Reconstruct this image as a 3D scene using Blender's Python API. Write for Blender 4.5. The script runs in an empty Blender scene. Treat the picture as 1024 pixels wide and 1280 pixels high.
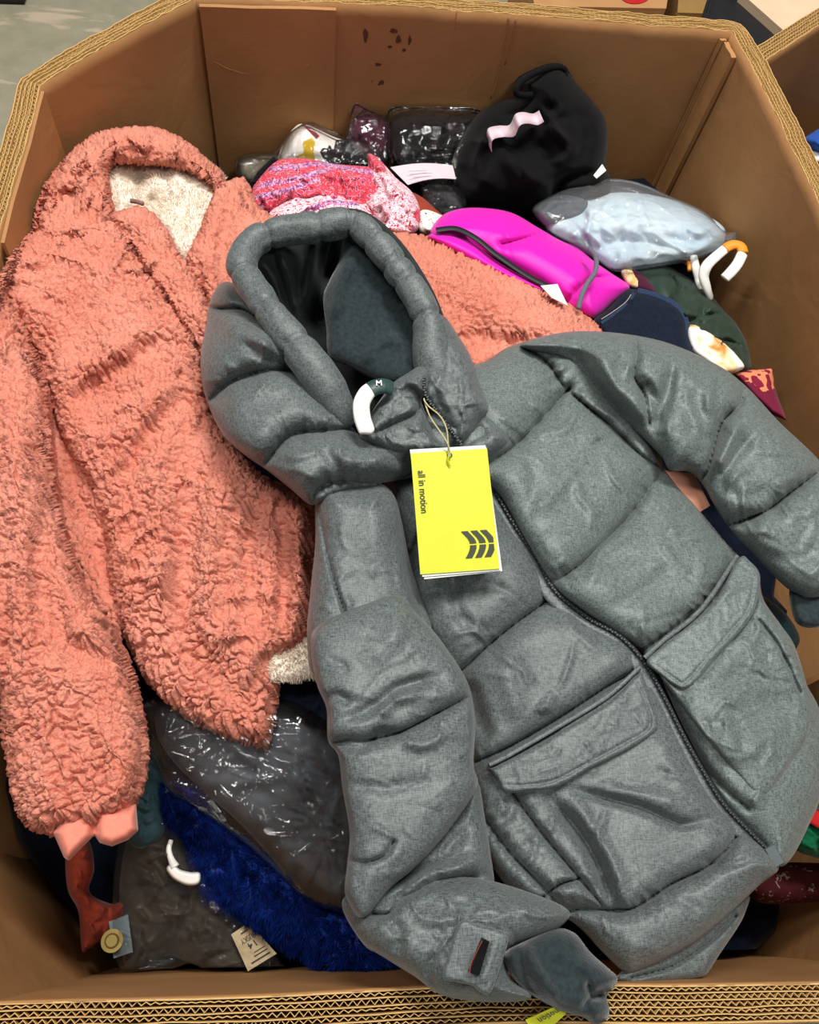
import bpy, math
import numpy as np
from mathutils import Matrix, Vector

# ------------------------------------------------------------------ camera, world, lights, exposure
F = 1025.0                      # focal length in pixels of the 1024 x 1280 frame
ZC = 1.69                       # lens height above the floor
ZR = 0.95                       # rim height of the big carton
_n = np.array([-122., -506., -F]); _n /= np.linalg.norm(_n)
UP = -_n
_Y = np.array([0, 1., 0]) - UP * UP[1]; _Y /= np.linalg.norm(_Y)
_X = np.cross(_Y, UP)
R3 = np.array([_X, _Y, UP])     # camera -> world
sc = bpy.context.scene
cam = bpy.data.objects.new('camera', bpy.data.cameras.new('camera'))
sc.collection.objects.link(cam)
cam.matrix_world = Matrix.Translation((0, 0, ZC)) @ Matrix(R3.tolist()).to_4x4()
cam.data.sensor_fit = 'VERTICAL'; cam.data.sensor_height = 36
cam.data.lens = F / 1280 * 36
cam.data.clip_start = .02
sc.camera = cam
w = bpy.data.worlds.new('World'); sc.world = w; w.use_nodes = True
w.node_tree.nodes['Background'].inputs[0].default_value = (.93, .97, 1, 1)
w.node_tree.nodes['Background'].inputs[1].default_value = .12
def area(name, loc, target, sx, sy, power, col=(1, .97, .92)):
    l = bpy.data.lights.new(name, 'AREA'); l.shape = 'RECTANGLE'; l.size = sx; l.size_y = sy
    l.energy = power; l.color = col
    o = bpy.data.objects.new(name, l); sc.collection.objects.link(o); o.location = loc
    o.rotation_euler = (Vector(target) - Vector(loc)).to_track_quat('-Z', 'Y').to_euler()
    return o
area('ceiling_lamp', (.5, 1.5, 4.2), (.1, .5, .9), 1.5, .35, 130)
area('ceiling_lamp', (-1.3, .9, 4.2), (.1, .5, .9), .4, 1.5, 55)
area('ceiling_lamp', (1.2, -.9, 4.2), (.1, .5, .9), 1.5, .35, 34)
vs = sc.view_settings
vs.view_transform = 'Standard'; vs.look = 'None'; vs.gamma = 1; vs.use_curve_mapping = False
vs.exposure = 0.0

# ------------------------------------------------------------------ helpers
def ray(u, v):
    u = np.asarray(u, float); v = np.asarray(v, float)
    d = np.stack([u - 512, 640 - v, np.full(u.shape, -F)], -1)
    t = 1 / -(d @ UP)
    q = d * t[..., None]
    return np.stack([q @ _X, q @ _Y], -1)          # ground offset per metre of drop
def W(u, v, z):
    p = ray(u, v); z = np.broadcast_to(np.asarray(z, float), p.shape[:-1])
    return np.concatenate([p * (ZC - z)[..., None], z[..., None]], -1)
_rng = np.random.RandomState(7)
_T = _rng.rand(256, 256) * 2 - 1
_J = _rng.rand(256, 256, 2)
def vn(x, y, s=0):
    x = np.asarray(x, float) + s * 17.3; y = np.asarray(y, float) + s * 31.7
    xi = np.floor(x).astype(int); yi = np.floor(y).astype(int)
    fx = x - xi; fy = y - yi
    fx = fx * fx * (3 - 2 * fx); fy = fy * fy * (3 - 2 * fy)
    a = _T[xi & 255, yi & 255]; b = _T[(xi + 1) & 255, yi & 255]
    c = _T[xi & 255, (yi + 1) & 255]; d = _T[(xi + 1) & 255, (yi + 1) & 255]
    return a * (1 - fx) * (1 - fy) + b * fx * (1 - fy) + c * (1 - fx) * fy + d * fx * fy
def fbm(x, y, s=0, o=3):
    return sum(vn(x * 2 ** k, y * 2 ** k, s + k) * .5 ** k for k in range(o))
def voro(x, y, s=0):
    x = x + s * 13.1; y = y + s * 7.7
    xi = np.floor(x).astype(int); yi = np.floor(y).astype(int)
    f1 = np.full(x.shape, 9.); f2 = np.full(x.shape, 9.); cid = np.zeros(x.shape)
    for a in (-1, 0, 1):
        for b in (-1, 0, 1):
            j = _J[(xi + a) & 255, (yi + b) & 255]
            d = np.hypot(xi + a + j[..., 0] - x, yi + b + j[..., 1] - y)
            n = d < f1
            f2 = np.where(n, f1, np.minimum(f2, d)); f1 = np.where(n, d, f1)
            cid = np.where(n, _T[(xi + a) & 255, (yi + b) & 255], cid)
    return f1, f2, cid
def smooth(pts, closed=True, n=6):
    p = np.array(pts, float); N = len(p); out = []
    rng = range(N) if closed else range(N - 1)
    for i in rng:
        if closed: a, b, c, d = p[i - 1], p[i], p[(i + 1) % N], p[(i + 2) % N]
        else: a, b, c, d = p[max(i - 1, 0)], p[i], p[i + 1], p[min(i + 2, N - 1)]
        for k in range(n):
            t = k / n
            out.append(.5 * ((2 * b) + (c - a) * t + (2 * a - 5 * b + 4 * c - d) * t * t + (3 * b - a - 3 * c + d) * t ** 3))
    if not closed: out.append(p[-1])
    return np.array(out)
def inside(P, poly):
    x, y = P[:, 0], P[:, 1]; r = np.zeros(len(P), bool)
    q = np.roll(poly, -1, 0)
    for (x1, y1), (x2, y2) in zip(poly, q):
        if y1 == y2: continue
        c = ((y1 > y) != (y2 > y)) & (x < (x2 - x1) * (y - y1) / (y2 - y1) + x1)
        r ^= c
    return r
def pdist(P, line):
    """distance, nearest point, arc length along the line, signed side"""
    best = np.full(len(P), 1e9); near = np.zeros((len(P), 2)); arc = np.zeros(len(P)); L = 0.
    for a, b in zip(line[:-1], line[1:]):
        ab = b - a; l2 = ab @ ab
        if l2 < 1e-9: continue
        t = np.clip(((P - a) @ ab) / l2, 0, 1)
        q = a + t[:, None] * ab
        d = np.hypot(*(P - q).T)
        m = d < best
        best[m] = d[m]; near[m] = q[m]; arc[m] = L + t[m] * math.sqrt(l2)
        L += math.sqrt(l2)
    return best, near, arc
def g(x): x = np.clip(x, 0, 1); return np.sqrt(1 - (1 - x) ** 2)
def zfit(z, P):
    if np.isscalar(z): return np.full(len(P), float(z))
    z = np.array(z, float)
    if len(z) < 3:
        A = z[:, :2]; d = np.stack([np.hypot(*(P - a).T) + 5 for a in A], 1); wt = 1 / d ** 2
        return (wt * z[:, 2]).sum(1) / wt.sum(1)
    A = np.c_[z[:, :2], np.ones(len(z))]
    co = np.linalg.lstsq(np.r_[A, np.eye(3)[:2] * 20], np.r_[z[:, 2], 0, 0], rcond=None)[0]
    res = z[:, 2] - A @ co
    d = np.stack([np.hypot(*(P - a).T) + 25 for a in z[:, :2]], 1); wt = 1 / d ** 2.5
    return np.c_[P, np.ones(len(P))] @ co + (wt * res).sum(1) / wt.sum(1)

# inner outline of the carton (metres)
H = ZC - ZR
INNER = np.array([(-.335, -.062), (-.505, .12), (-.482, .80), (-.464, 1.309), (-.218, 1.569), (.046, 1.588),
                  (.40, 1.600), (.859, 1.591), (.903, 1.213), (.95, .70), (.95, .2), (.80, -.105), (.25, -.078)]) * H
HULL = [0, 1, 3, 4, 6, 7, 8, 10, 11]
def wallclamp(P, z, m=.012):
    p = ray(P[:, 0], P[:, 1]); hm = np.full(len(P), 9.)
    hull = INNER[HULL]
    cen = hull.mean(0)
    for a, b in list(zip(hull, np.roll(hull, -1, 0)))[:-1]:
        n = np.array([(b - a)[1], -(b - a)[0]]); n /= np.linalg.norm(n)
        if n @ (a - cen) < 0: n = -n
        c = n @ a - m
        if c <= 0: continue
        k = p @ n
        hm = np.where(k > 1e-6, np.minimum(hm, c / np.maximum(k, 1e-6)), hm)
    return np.maximum(z, np.minimum(ZC - hm, np.maximum(z, ZR + .015)))

def frontclamp(V, m=.008, zl=ZR - .03):
    hull = INNER[HULL]; cen = hull.mean(0); low = V[:, 2] < zl
    for a, b in zip(hull, np.roll(hull, -1, 0)):
        n = np.array([(b - a)[1], -(b - a)[0]]); n /= np.linalg.norm(n)
        if n @ (a - cen) < 0: n = -n
        e = np.maximum(V[:, :2] @ n - (n @ a - m), 0) * low
        V[:, :2] -= e[:, None] * n
    return V
def addfold(P, hz, line, amp, wd, mul, n=6, tp=None):
    l = smooth(line, False, n); lo = l.min(0) - 4 * wd; hi = l.max(0) + 4 * wd
    m = np.where((P[:, 0] > lo[0]) & (P[:, 0] < hi[0]) & (P[:, 1] > lo[1]) & (P[:, 1] < hi[1]))[0]
    if not len(m): return
    ds, _, ar = pdist(P[m], l); tot = np.hypot(*np.diff(l, axis=0).T).sum() + 1e-6
    e = np.minimum(ar, tot - ar)
    tap = np.clip(e / (.25 * tot) + .25, 0, 1) if tp is None else np.clip(e / (tp * tot), 0, 1)
    hz[m] += amp * np.exp(-(ds / wd) ** 2) * tap * mul[m]
def mesh_obj(name, V, Fc, mats, root=None, smooth_=True, mi=None, loc=None):
    me = bpy.data.meshes.new(name)
    V = np.asarray(V, float)
    if root is not None:
        q_ = root
        while q_ is not None: V = V - np.array(q_.location); q_ = q_.parent
    elif loc is not None: V = V - np.array(loc)
    if isinstance(Fc, np.ndarray) and Fc.ndim == 2:
        k = Fc.shape[1]; nf = len(Fc)
        me.vertices.add(len(V)); me.vertices.foreach_set('co', V.ravel())
        me.loops.add(nf * k); me.loops.foreach_set('vertex_index', Fc.astype(np.int32).ravel())
        me.polygons.add(nf); me.polygons.foreach_set('loop_start', np.arange(nf, dtype=np.int32) * k)
        me.update(calc_edges=True); me.validate()
    else:
        me.from_pydata(V.tolist(), [], [tuple(f) for f in Fc]); me.update()
    if not isinstance(mats, (list, tuple)): mats = [mats]
    for m in mats: me.materials.append(m)
    if mi is not None and len(mi) == len(me.polygons): me.polygons.foreach_set('material_index', np.asarray(mi, np.int32))
    if smooth_: me.polygons.foreach_set('use_smooth', np.ones(len(me.polygons), bool))
    o = bpy.data.objects.new(name, me); sc.collection.objects.link(o)
    if root is not None: o.parent = root
    elif loc is not None: o.location = loc
    return o
def thing(name, label, cat, loc, group=None):
    o = bpy.data.objects.new(name, None); sc.collection.objects.link(o)
    o.empty_display_size = .05
    if len(loc) == 3 and max(abs(loc[0]), abs(loc[1])) > 12: loc = W(loc[0], loc[1], loc[2])
    o.location = [float(c) for c in loc]
    o['label'] = label; o['category'] = cat
    if group: o['group'] = group
    bpy.context.view_layer.update()
    return o
def vnormals(V, Q):
    a = V[Q[:, 2]] - V[Q[:, 0]]; b = V[Q[:, 3]] - V[Q[:, 1]]
    n = np.cross(a, b); N = np.zeros_like(V)
    for k in range(4): np.add.at(N, Q[:, k], n)
    N /= np.linalg.norm(N, axis=1)[:, None] + 1e-12
    return N
def sherpa(x, y):
    wx = x + .0030 * vn(x / .007, y / .007, 3) + .005 * vn(x / .03, y / .03, 5)
    wy = y + .0030 * vn(x / .007, y / .007, 4) + .005 * vn(x / .03, y / .03, 6)
    f1, f2, c = voro(wx / .0115, wy / .0078, 1)
    e = np.clip((f2 - f1) / .34, 0, 1) ** .5
    f1, f2, c2 = voro(wx / .0058, wy / .0044, 2)
    e2 = np.clip((f2 - f1) / .35, 0, 1) ** .6
    k = np.clip(.9 + .5 * vn(x / .03, y / .03, 8), .55, 1.3)
    return .0085 * k * (e - 1) + .0026 * (e2 - 1) + .0016 * c * e + .0005 * vn(x / .0022, y / .0022, 9)
def creases(outline, n, amp=.0035, wd=1.7, ln=60, seed=1, ang=None):
    r = np.random.RandomState(seed); o = np.array(outline, float); lo = o.min(0); hi = o.max(0); out = []
    while len(out) < n:
        c = lo + (hi - lo) * r.rand(2)
        if not inside(c[None], o)[0]: continue
        a = (ang if ang is not None else 0) + r.randn() * (.5 if ang is not None else 2); L = ln * (.3 + r.rand())
        pts = [tuple(c)]
        for k in range(3):
            a += r.randn() * .35; c = c + np.array([math.cos(a), math.sin(a)]) * L / 3; pts.append(tuple(c))
        out.append((pts, amp * (.5 + r.rand()) * (1 if r.rand() < .75 else -.7), wd * (.7 + .8 * r.rand())))
    return out
def piece(name, root, outline, z, mat, T=.02, R=30, seams=(), s0=.35, RS=None, folds=(), step=3.,
          wr=.0, ws=45., gather=.0026, groove=.0045, tex=None, paint=(), under=.5, sm=True, clamp=True, lip=0., tw=None, edge=0., skirt=0):
    poly = smooth(outline) if sm else np.array(outline, float)
    if not sm:
        q = []
        for a, b in zip(poly, np.roll(poly, -1, 0)):
            n = max(1, int(np.hypot(*(b - a)) / step))
            for k in range(n): q.append(a + (b - a) * k / n)
        poly = np.array(q)
    x0, y0 = poly.min(0) - step; x1, y1 = poly.max(0) + step
    nx = int((x1 - x0) / step) + 2; ny = int((y1 - y0) / step) + 2
    gx, gy = np.meshgrid(x0 + np.arange(nx) * step, y0 + np.arange(ny) * step)
    P = np.stack([gx.ravel(), gy.ravel()], 1)
    ins = inside(P, poly)
    idx = np.arange(nx * ny).reshape(ny, nx)
    Q = np.stack([idx[:-1, :-1], idx[1:, :-1], idx[1:, 1:], idx[:-1, 1:]], -1).reshape(-1, 4)
    Q = Q[ins[Q].any(1)]
    use = np.unique(Q); re = np.full(nx * ny, -1); re[use] = np.arange(len(use))
    P = P[use]; Q = re[Q]; ins = ins[use]
    cl = np.r_[poly, poly[:1]]
    d, near, arc = pdist(P, cl)
    snap = (~ins) | (d < .3 * step)
    P[snap] = near[snap]; d[snap] = 0
    Q = Q[~snap[Q].all(1)]
    base = zfit(z, P)
    hgt = g(d / R)
    if lip: hgt = hgt * (1 - lip) + lip * g(d / (R * .15 + 1.5))
    sf = np.ones(len(P)); gt = np.zeros(len(P))
    if RS is None: RS = R
    for i, sl in enumerate(seams):
        if isinstance(sl, tuple): line, k0, rs = sl
        else: line, k0, rs = sl, s0, RS
        l = smooth(line, False)
        ds, _, ar = pdist(P, l)
        sf = np.minimum(sf, k0 + (1 - k0) * g(ds / rs))
        hgv = np.exp(-(ds / 2.4) ** 2) if groove else 0
        gt = gt - groove * hgv
        if gather:
            fr = ar / 9. + .5 * vn(ar / 15, ds / 60, i)
            gm = np.clip(.35 + .9 * vn(ar / 38, 0 * ar, 31 + i), 0, 1)
            gt += gather * gm * ((1 - 2 * np.abs(vn(fr, ds / 30., 11 + i)) ** .7) * np.exp(-ds / (rs * .5)) * 2.2 + .8 * vn(fr * 2.1, ds / 20., 14 + i) * np.exp(-ds / 9)) * np.minimum(1, ds / 2.)
    hz = T * hgt * sf + gt * hgt
    for line, amp, wd in folds:
        addfold(P, hz, line, amp, wd, np.minimum(1, hgt * 1.5))
    if wr:
        hz += wr * .6 * fbm(P[:, 0] / ws, P[:, 1] / ws, len(outline), 2) * hgt
        ar_ = np.ptp(poly[:, 0]) * np.ptp(poly[:, 1])
        for line, amp, wd in creases(outline, int(np.clip(ar_ / (ws * ws * .55), 3, 60)), wr * .8, max(2.2, ws * .10), ws * 1.3, len(outline) + int(poly[0, 0]) % 50):
            addfold(P, hz, line, amp, wd, hgt, 4, .3)
    if tw is not None: hz += tw(P, hgt)
    zt = base + hz + edge
    zb = base - under * T * hgt - 1e-3 + edge
    if clamp is True:
        zt = wallclamp(P, zt); zb = np.minimum(wallclamp(P, zb, .008), zt - 1e-4)
    Vt = W(P[:, 0], P[:, 1], zt); Vb = W(P[:, 0], P[:, 1], zb)
    if clamp is True: Vt = frontclamp(Vt); Vb = frontclamp(Vb, .006)
    if clamp == 'xy': Vt = frontclamp(Vt, .006, ZR + .06); Vb = frontclamp(Vb, .006, ZR + .06)
    if tex is not None:
        N = vnormals(Vt, Q); N[N[:, 2] < 0] *= -1
        s = tex(Vt[:, 0] + .35 * Vt[:, 2], Vt[:, 1] - .5 * Vt[:, 2])
        Vt = Vt + N * (s * np.clip(d / 3 + .4, 0, 1))[:, None]
    edgev = snap
    m = len(P)
    if skirt:
        E = np.concatenate([Q[:, [0, 1]], Q[:, [1, 2]], Q[:, [2, 3]], Q[:, [3, 0]]]); key = np.sort(E, 1)
        _, inv, cnt = np.unique(key[:, 0] * (m + 1) + key[:, 1], return_inverse=True, return_counts=True)
        E = E[cnt[inv] == 1]
        Vb = Vt.copy(); Vb[:, 2] -= skirt; Vb[:, :2] = Vb[:, :2] * .985 + Vt.mean(0)[:2] * .015
        Qb = np.stack([E[:, 1], E[:, 0], E[:, 0] + m, E[:, 1] + m], 1)
        V = np.r_[Vt, Vb]; allQ = np.r_[Q, Qb]
        used = np.unique(allQ); rr = np.full(len(V), -1); rr[used] = np.arange(len(used))
        return mesh_obj(name, V[used], rr[allQ], mat, root)
    mp = np.where(edgev, np.arange(m), np.arange(m) + m)
    Qb = mp[Q][:, ::-1]
    V = np.r_[Vt, Vb]
    allQ = np.r_[Q, Qb]
    mi = None
    mats = [mat] if not isinstance(mat, (list, tuple)) else list(mat)
    if paint:
        c = P[Q].mean(1); mi = np.zeros(len(allQ), int)
        for pp, k in paint:
            pl = np.array(pp, float)
            mi[:len(Q)][inside(c, pl)] = k
    # drop unused bottom vertices
    used = np.unique(allQ); rr = np.full(len(V), -1); rr[used] = np.arange(len(used))
    ok = np.array([len(set(q)) == 4 for q in allQ]) if len(allQ) < 400 else np.ones(len(allQ), bool)
    return mesh_obj(name, V[used], rr[allQ][ok], mats, root, mi=None if mi is None else mi[ok])
def tube(name, root, pts, mat, seg=14, n=8, pinch=(), pw=.03, pd=.3, flat=1., world=False, closed=False, caps=True, wrk=.05, paint=None):
    """pts: (u, v, z, r[m])"""
    a = np.array(pts, float)
    c = a[:, :3] if world else W(a[:, 0], a[:, 1], a[:, 2])
    q = smooth(np.c_[c, a[:, 3]], closed, n)
    C = q[:, :3]; r = q[:, 3].copy(); N = len(C)
    T = np.roll(C, -1, 0) - np.roll(C, 1, 0)
    if not closed: T[0] = C[1] - C[0]; T[-1] = C[-1] - C[-2]
    T /= np.linalg.norm(T, axis=1)[:, None] + 1e-12
    S = np.cross(T, [0, 0, 1.]); bad = np.linalg.norm(S, axis=1) < .05; S[bad] = [1, 0, 0]
    S /= np.linalg.norm(S, axis=1)[:, None]; U = np.cross(S, T)
    L = np.r_[0, np.cumsum(np.linalg.norm(np.diff(C, axis=0), axis=1))]
    th = np.linspace(0, 2 * np.pi, seg, endpoint=False)
    rr = np.repeat(r[:, None], seg, 1)
    for p in pinch:
        if isinstance(p, tuple):
            pl = W(p[0], p[1], float(np.mean(a[:, 2])))
            j = np.argmin(np.hypot(C[:, 0] - pl[0], C[:, 1] - pl[1])); l0 = L[j]
        else: l0 = p * L[-1]
        dl = np.abs(L - l0)
        rr *= (1 - pd * np.exp(-(dl / (pw * .35)) ** 1.2))[:, None]
        rr *= 1 + wrk * 1.6 * vn(th[None, :] * 2.2 + l0 * 99, L[:, None] / .05, 3) * np.exp(-dl / .018)[:, None]
    if wrk and pinch: rr *= 1 + wrk * .5 * vn(th[None, :] * 1.5, L[:, None] / .012, 5)
    V = C[:, None] + rr[..., None] * (np.cos(th)[None, :, None] * S[:, None] + flat * np.sin(th)[None, :, None] * U[:, None])
    V = V.reshape(-1, 3); ii = np.arange(N * seg).reshape(N, seg)
    A = ii if closed else ii[:-1]; B = np.roll(ii, -1, 0) if closed else ii[1:]
    Q = np.stack([A, np.roll(A, -1, 1), np.roll(B, -1, 1), B], -1).reshape(-1, 4)
    Fc = [tuple(x) for x in Q]
    if not closed and caps: Fc += [tuple(ii[0][::-1]), tuple(ii[-1])]
    mi = None
    if paint is not None: mi = [paint(k // seg / N) if k < N * seg else 0 for k in range(len(Q))] + [0] * (len(Fc) - len(Q))
    return mesh_obj(name, V, Fc, mat, root, mi=mi)
def slab(name, root, quad, z, th, mat, curl=None, nn=(10, 14), sm=True):
    """thin card: four pixel corners (tl, tr, br, bl), heights, thickness; curl(s,t)->dz"""
    q = np.array(quad, float); zz = np.array([z] * 4 if np.isscalar(z) else z, float)
    a, b = nn; s, t = np.meshgrid(np.linspace(0, 1, a), np.linspace(0, 1, b)); s = s.ravel(); t = t.ravel()
    wts = np.stack([(1 - s) * (1 - t), s * (1 - t), s * t, (1 - s) * t], 1)
    C = W(q[:, 0], q[:, 1], zz); V = wts @ C
    if curl is not None: V[:, 2] += curl(s, t)
    nrm = np.cross(C[1] - C[0], C[3] - C[0]); nrm /= np.linalg.norm(nrm)
    if nrm[2] < 0: nrm = -nrm
    Vb = V - nrm * th; ii = np.arange(a * b).reshape(b, a)
    Q = np.stack([ii[:-1, :-1], ii[1:, :-1], ii[1:, 1:], ii[:-1, 1:]], -1).reshape(-1, 4)
    m = a * b; Fc = [tuple(x) for x in Q] + [tuple(x[::-1] + m) for x in Q]
    ring = list(ii[0]) + list(ii[1:, -1]) + list(ii[-1, :-1][::-1]) + list(ii[1:-1, 0][::-1])
    for k in range(len(ring)):
        x, y = ring[k], ring[(k + 1) % len(ring)]; Fc.append((x, y, y + m, x + m))
    return mesh_obj(name, np.r_[V, Vb], Fc, mat, root, smooth_=False)
def textmesh(name, root, txt, quad, z, mat, curl=None, lift=.0006, size=1., thick=0.):
    """txt laid in the unit box of a pixel quad (tl,tr,br,bl as read)"""
    cu = bpy.data.curves.new('t', 'FONT'); cu.body = txt; cu.align_x = 'CENTER'; cu.align_y = 'CENTER'; cu.resolution_u = 3
    cu.offset = thick
    o = bpy.data.objects.new('t', cu); sc.collection.objects.link(o)
    bpy.context.view_layer.update()
    me = bpy.data.meshes.new_from_object(o.evaluated_get(bpy.context.evaluated_depsgraph_get()))
    bpy.data.objects.remove(o)
    v = np.array([x.co[:2] for x in me.vertices]); f = [tuple(p.vertices) for p in me.polygons]
    v = (v - v.min(0)) / (v.max(0) - v.min(0) + 1e-9)
    return flatpoly(name, root, v, f, quad, z, mat, curl, lift)
def flatpoly(name, root, v, f, quad, z, mat, curl=None, lift=.0006):
    q = np.array(quad, float); zz = np.array([z] * 4 if np.isscalar(z) else z, float)
    s = v[:, 0]; t = 1 - v[:, 1]
    wts = np.stack([(1 - s) * (1 - t), s * (1 - t), s * t, (1 - s) * t], 1)
    C = W(q[:, 0], q[:, 1], zz); V = wts @ C; V[:, 2] += lift
    if curl is not None: V[:, 2] += curl(s, t)
    return mesh_obj(name, V, f, mat, root, smooth_=False)
def fur(name, root, src, mat, n=5000, ln=.008, wd=.0006, seed=1, lean=(0, 0, 0)):
    """short pile grown on the upper faces of src"""
    r = np.random.RandomState(seed); me = src.data
    V = np.zeros(len(me.vertices) * 3); me.vertices.foreach_get('co', V); V = V.reshape(-1, 3)
    N = np.zeros(len(me.polygons) * 3); me.polygons.foreach_get('normal', N); N = N.reshape(-1, 3)
    A = np.zeros(len(me.polygons)); me.polygons.foreach_get('area', A)
    ctr = np.zeros(len(me.polygons) * 3); me.polygons.foreach_get('center', ctr); ctr = ctr.reshape(-1, 3)
    A = A * (N[:, 2] > .02); k = r.choice(len(A), n, p=A / A.sum())
    sz = np.sqrt(A[k])
    p = ctr[k] + (r.rand(n, 3) - .5) * sz[:, None]
    cl = np.stack([vn(p[:, 0] / .012, p[:, 1] / .012, 21), vn(p[:, 0] / .012, p[:, 1] / .012, 22), 0 * p[:, 0]], 1)
    d = N[k] + cl * .8 + (r.rand(n, 3) - .5) * .5 + np.array(lean); d /= np.linalg.norm(d, axis=1)[:, None]
    sd = np.cross(d, r.rand(n, 3) - .5); sd /= np.linalg.norm(sd, axis=1)[:, None]
    l = ln * (.6 + .6 * r.rand(n))[:, None]
    VV = np.stack([p - sd * wd, p + sd * wd, p + d * l], 1).reshape(-1, 3)
    o = mesh_obj(name, VV + np.array(root.location), np.arange(3 * n).reshape(-1, 3), mat, root)
    o['kind'] = 'stuff'
    return o

# ------------------------------------------------------------------ materials
def lin(c):
    if isinstance(c, str): c = [int(c[i:i + 2], 16) / 255 for i in (0, 2, 4)]
    return tuple(x / 12.92 if x < .04045 else ((x + .055) / 1.055) ** 2.4 for x in c) + (1,)
class NT:
    def __init__(s, name):
        s.m = bpy.data.materials.new(name); s.m.use_nodes = True; s.t = s.m.node_tree
        s.b = s.t.nodes['Principled BSDF']; s.o = s.t.nodes['Material Output']
        s.tc = s.t.nodes.new('ShaderNodeTexCoord')
    def n(s, typ, **k):
        x = s.t.nodes.new(typ)
        for a, v in k.items(): setattr(x, a, v)
        return x
    def l(s, a, b): s.t.links.new(a, b)
    def map(s, scale=(1, 1, 1), rot=(0, 0, 0)):
        m = s.n('ShaderNodeMapping'); m.inputs['Scale'].default_value = scale; m.inputs['Rotation'].default_value = rot
        s.l(s.tc.outputs['Object'], m.inputs[0]); return m.outputs[0]
    def noise(s, scale, vec=None, detail=3, dist=0):
        x = s.n('ShaderNodeTexNoise'); x.inputs['Scale'].default_value = scale; x.inputs['Detail'].default_value = detail
        x.inputs['Distortion'].default_value = dist
        s.l(vec or s.tc.outputs['Object'], x.inputs['Vector']); return x.outputs[0]
    def ramp(s, fac, stops, const=False):
        r = s.n('ShaderNodeValToRGB'); e = r.color_ramp.elements
        if const: r.color_ramp.interpolation = 'CONSTANT'
        while len(e) < len(stops): e.new(.5)
        for x, (p, c) in zip(e, stops): x.position = p; x.color = c if len(c) == 4 else tuple(c) + (1,)
        s.l(fac, r.inputs[0]); return r.outputs[0]
    def mix(s, a, b, fac, mode='MIX'):
        x = s.n('ShaderNodeMix', data_type='RGBA', blend_type=mode)
        for i, v in ((0, fac), (6, a), (7, b)):
            if hasattr(v, 'node'): s.l(v, x.inputs[i])
            else: x.inputs[i].default_value = v
        return x.outputs[2]
    def bump(s, h, strength=.4, dist=.001, prev=None):
        x = s.n('ShaderNodeBump'); x.inputs['Strength'].default_value = strength; x.inputs['Distance'].default_value = dist
        s.l(h, x.inputs['Height'])
        if prev is not None: s.l(prev, x.inputs['Normal'])
        s.l(x.outputs[0], s.b.inputs['Normal']); return x.outputs[0]
    def col(s, c):
        if hasattr(c, 'node'): s.l(c, s.b.inputs['Base Color'])
        else: s.b.inputs['Base Color'].default_value = c
    def fin(s, rough=.8, spec=.3, sheen=0):
        s.b.inputs['Roughness'].default_value = rough; s.b.inputs['Specular IOR Level'].default_value = spec
        if sheen: s.b.inputs['Sheen Weight'].default_value = sheen; s.b.inputs['Sheen Roughness'].default_value = .4
        return s.m
def cloth(name, c, var=.12, sc1=60, rough=.85, spec=.2, sheen=.1, bs=500, bd=.0004, c2=None, bstr=.5):
    s = NT(name); c = lin(c)
    d = lin(c2) if c2 else tuple(x * (1 - var * 2) for x in c[:3]) + (1,)
    s.col(s.ramp(s.noise(sc1), [(.3, d), (.7, c)]))
    s.bump(s.noise(bs, detail=2), bstr, bd)
    return s.fin(rough, spec, sheen)
def heather(name, dark, light, rot=.4, rough=.5, spec=.45, dens=1.):
    s = NT(name)
    a = s.noise(1, s.map((1500 * dens, 190 * dens, 400), (0, 0, rot)), 2)
    b = s.noise(1, s.map((170 * dens, 1400 * dens, 400), (0, 0, rot)), 2)
    f = s.n('ShaderNodeMath', operation='ADD'); s.l(a, f.inputs[0]); s.l(b, f.inputs[1])
    h = s.n('ShaderNodeMath', operation='MULTIPLY'); s.l(f.outputs[0], h.inputs[0]); h.inputs[1].default_value = .5
    s.col(s.ramp(h.outputs[0], [(.36, lin(dark)), (.62, lin(light))]))
    n1 = s.bump(h.outputs[0], .35, .0005)
    s.bump(s.noise(70, detail=3, dist=.8), .3, .0025, n1)
    return s.fin(rough, spec, .15)
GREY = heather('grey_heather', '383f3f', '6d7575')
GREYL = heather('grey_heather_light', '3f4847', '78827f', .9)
FLEECE = cloth('dark_fleece', '343d40', .2, 200, .95, .05, .3, 350, .0012)
FLEECE2 = cloth('shell_shade_and_trim', '2c3233', .12, 80, .8, .2, .1)  # grey shell with the hood's shade in its colour; also zip tape, snap
s = NT('salmon_sherpa'); s.col(s.ramp(s.noise(14), [(.3, lin('d6836e')), (.7, lin('e29682'))]))
s.bump(s.noise(330, detail=4, dist=1.), .9, .0028); SHERPA = s.fin(.95, .05, .12)
s.b.inputs['Sheen Tint'].default_value = lin('ffc0a8')
CREAM = cloth('cream_fur', 'f3e6d6', .05, 90, .95, .05, .4, 260, .0015)
RIBP = cloth('pink_rib', 'e88a76', .06, 200, .8, .2, .2)
s = NT('kraft'); n0 = s.noise(5, detail=5); n1 = s.noise(60, s.map((1, 1, 6)), 4)
kc = s.ramp(n0, [(.3, lin('9c7247')), (.7, lin('b28253'))])
s.col(s.mix(kc, lin('8f6a3c'), s.ramp(n1, [(.5, (0, 0, 0)), (.9, (.5, .5, .5))])))
b1 = s.bump(s.noise(9, detail=6, dist=1.5), .35, .006); s.bump(s.noise(400, s.map((1, 1, .25))), .2, .0004, b1); KRAFT = s.fin(.72, .25)
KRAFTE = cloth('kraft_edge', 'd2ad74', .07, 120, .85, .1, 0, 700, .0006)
KRAFTF = cloth('kraft_flute', 'a57c48', .2, 160, .9, .1, 0, 700, .0006)
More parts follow.
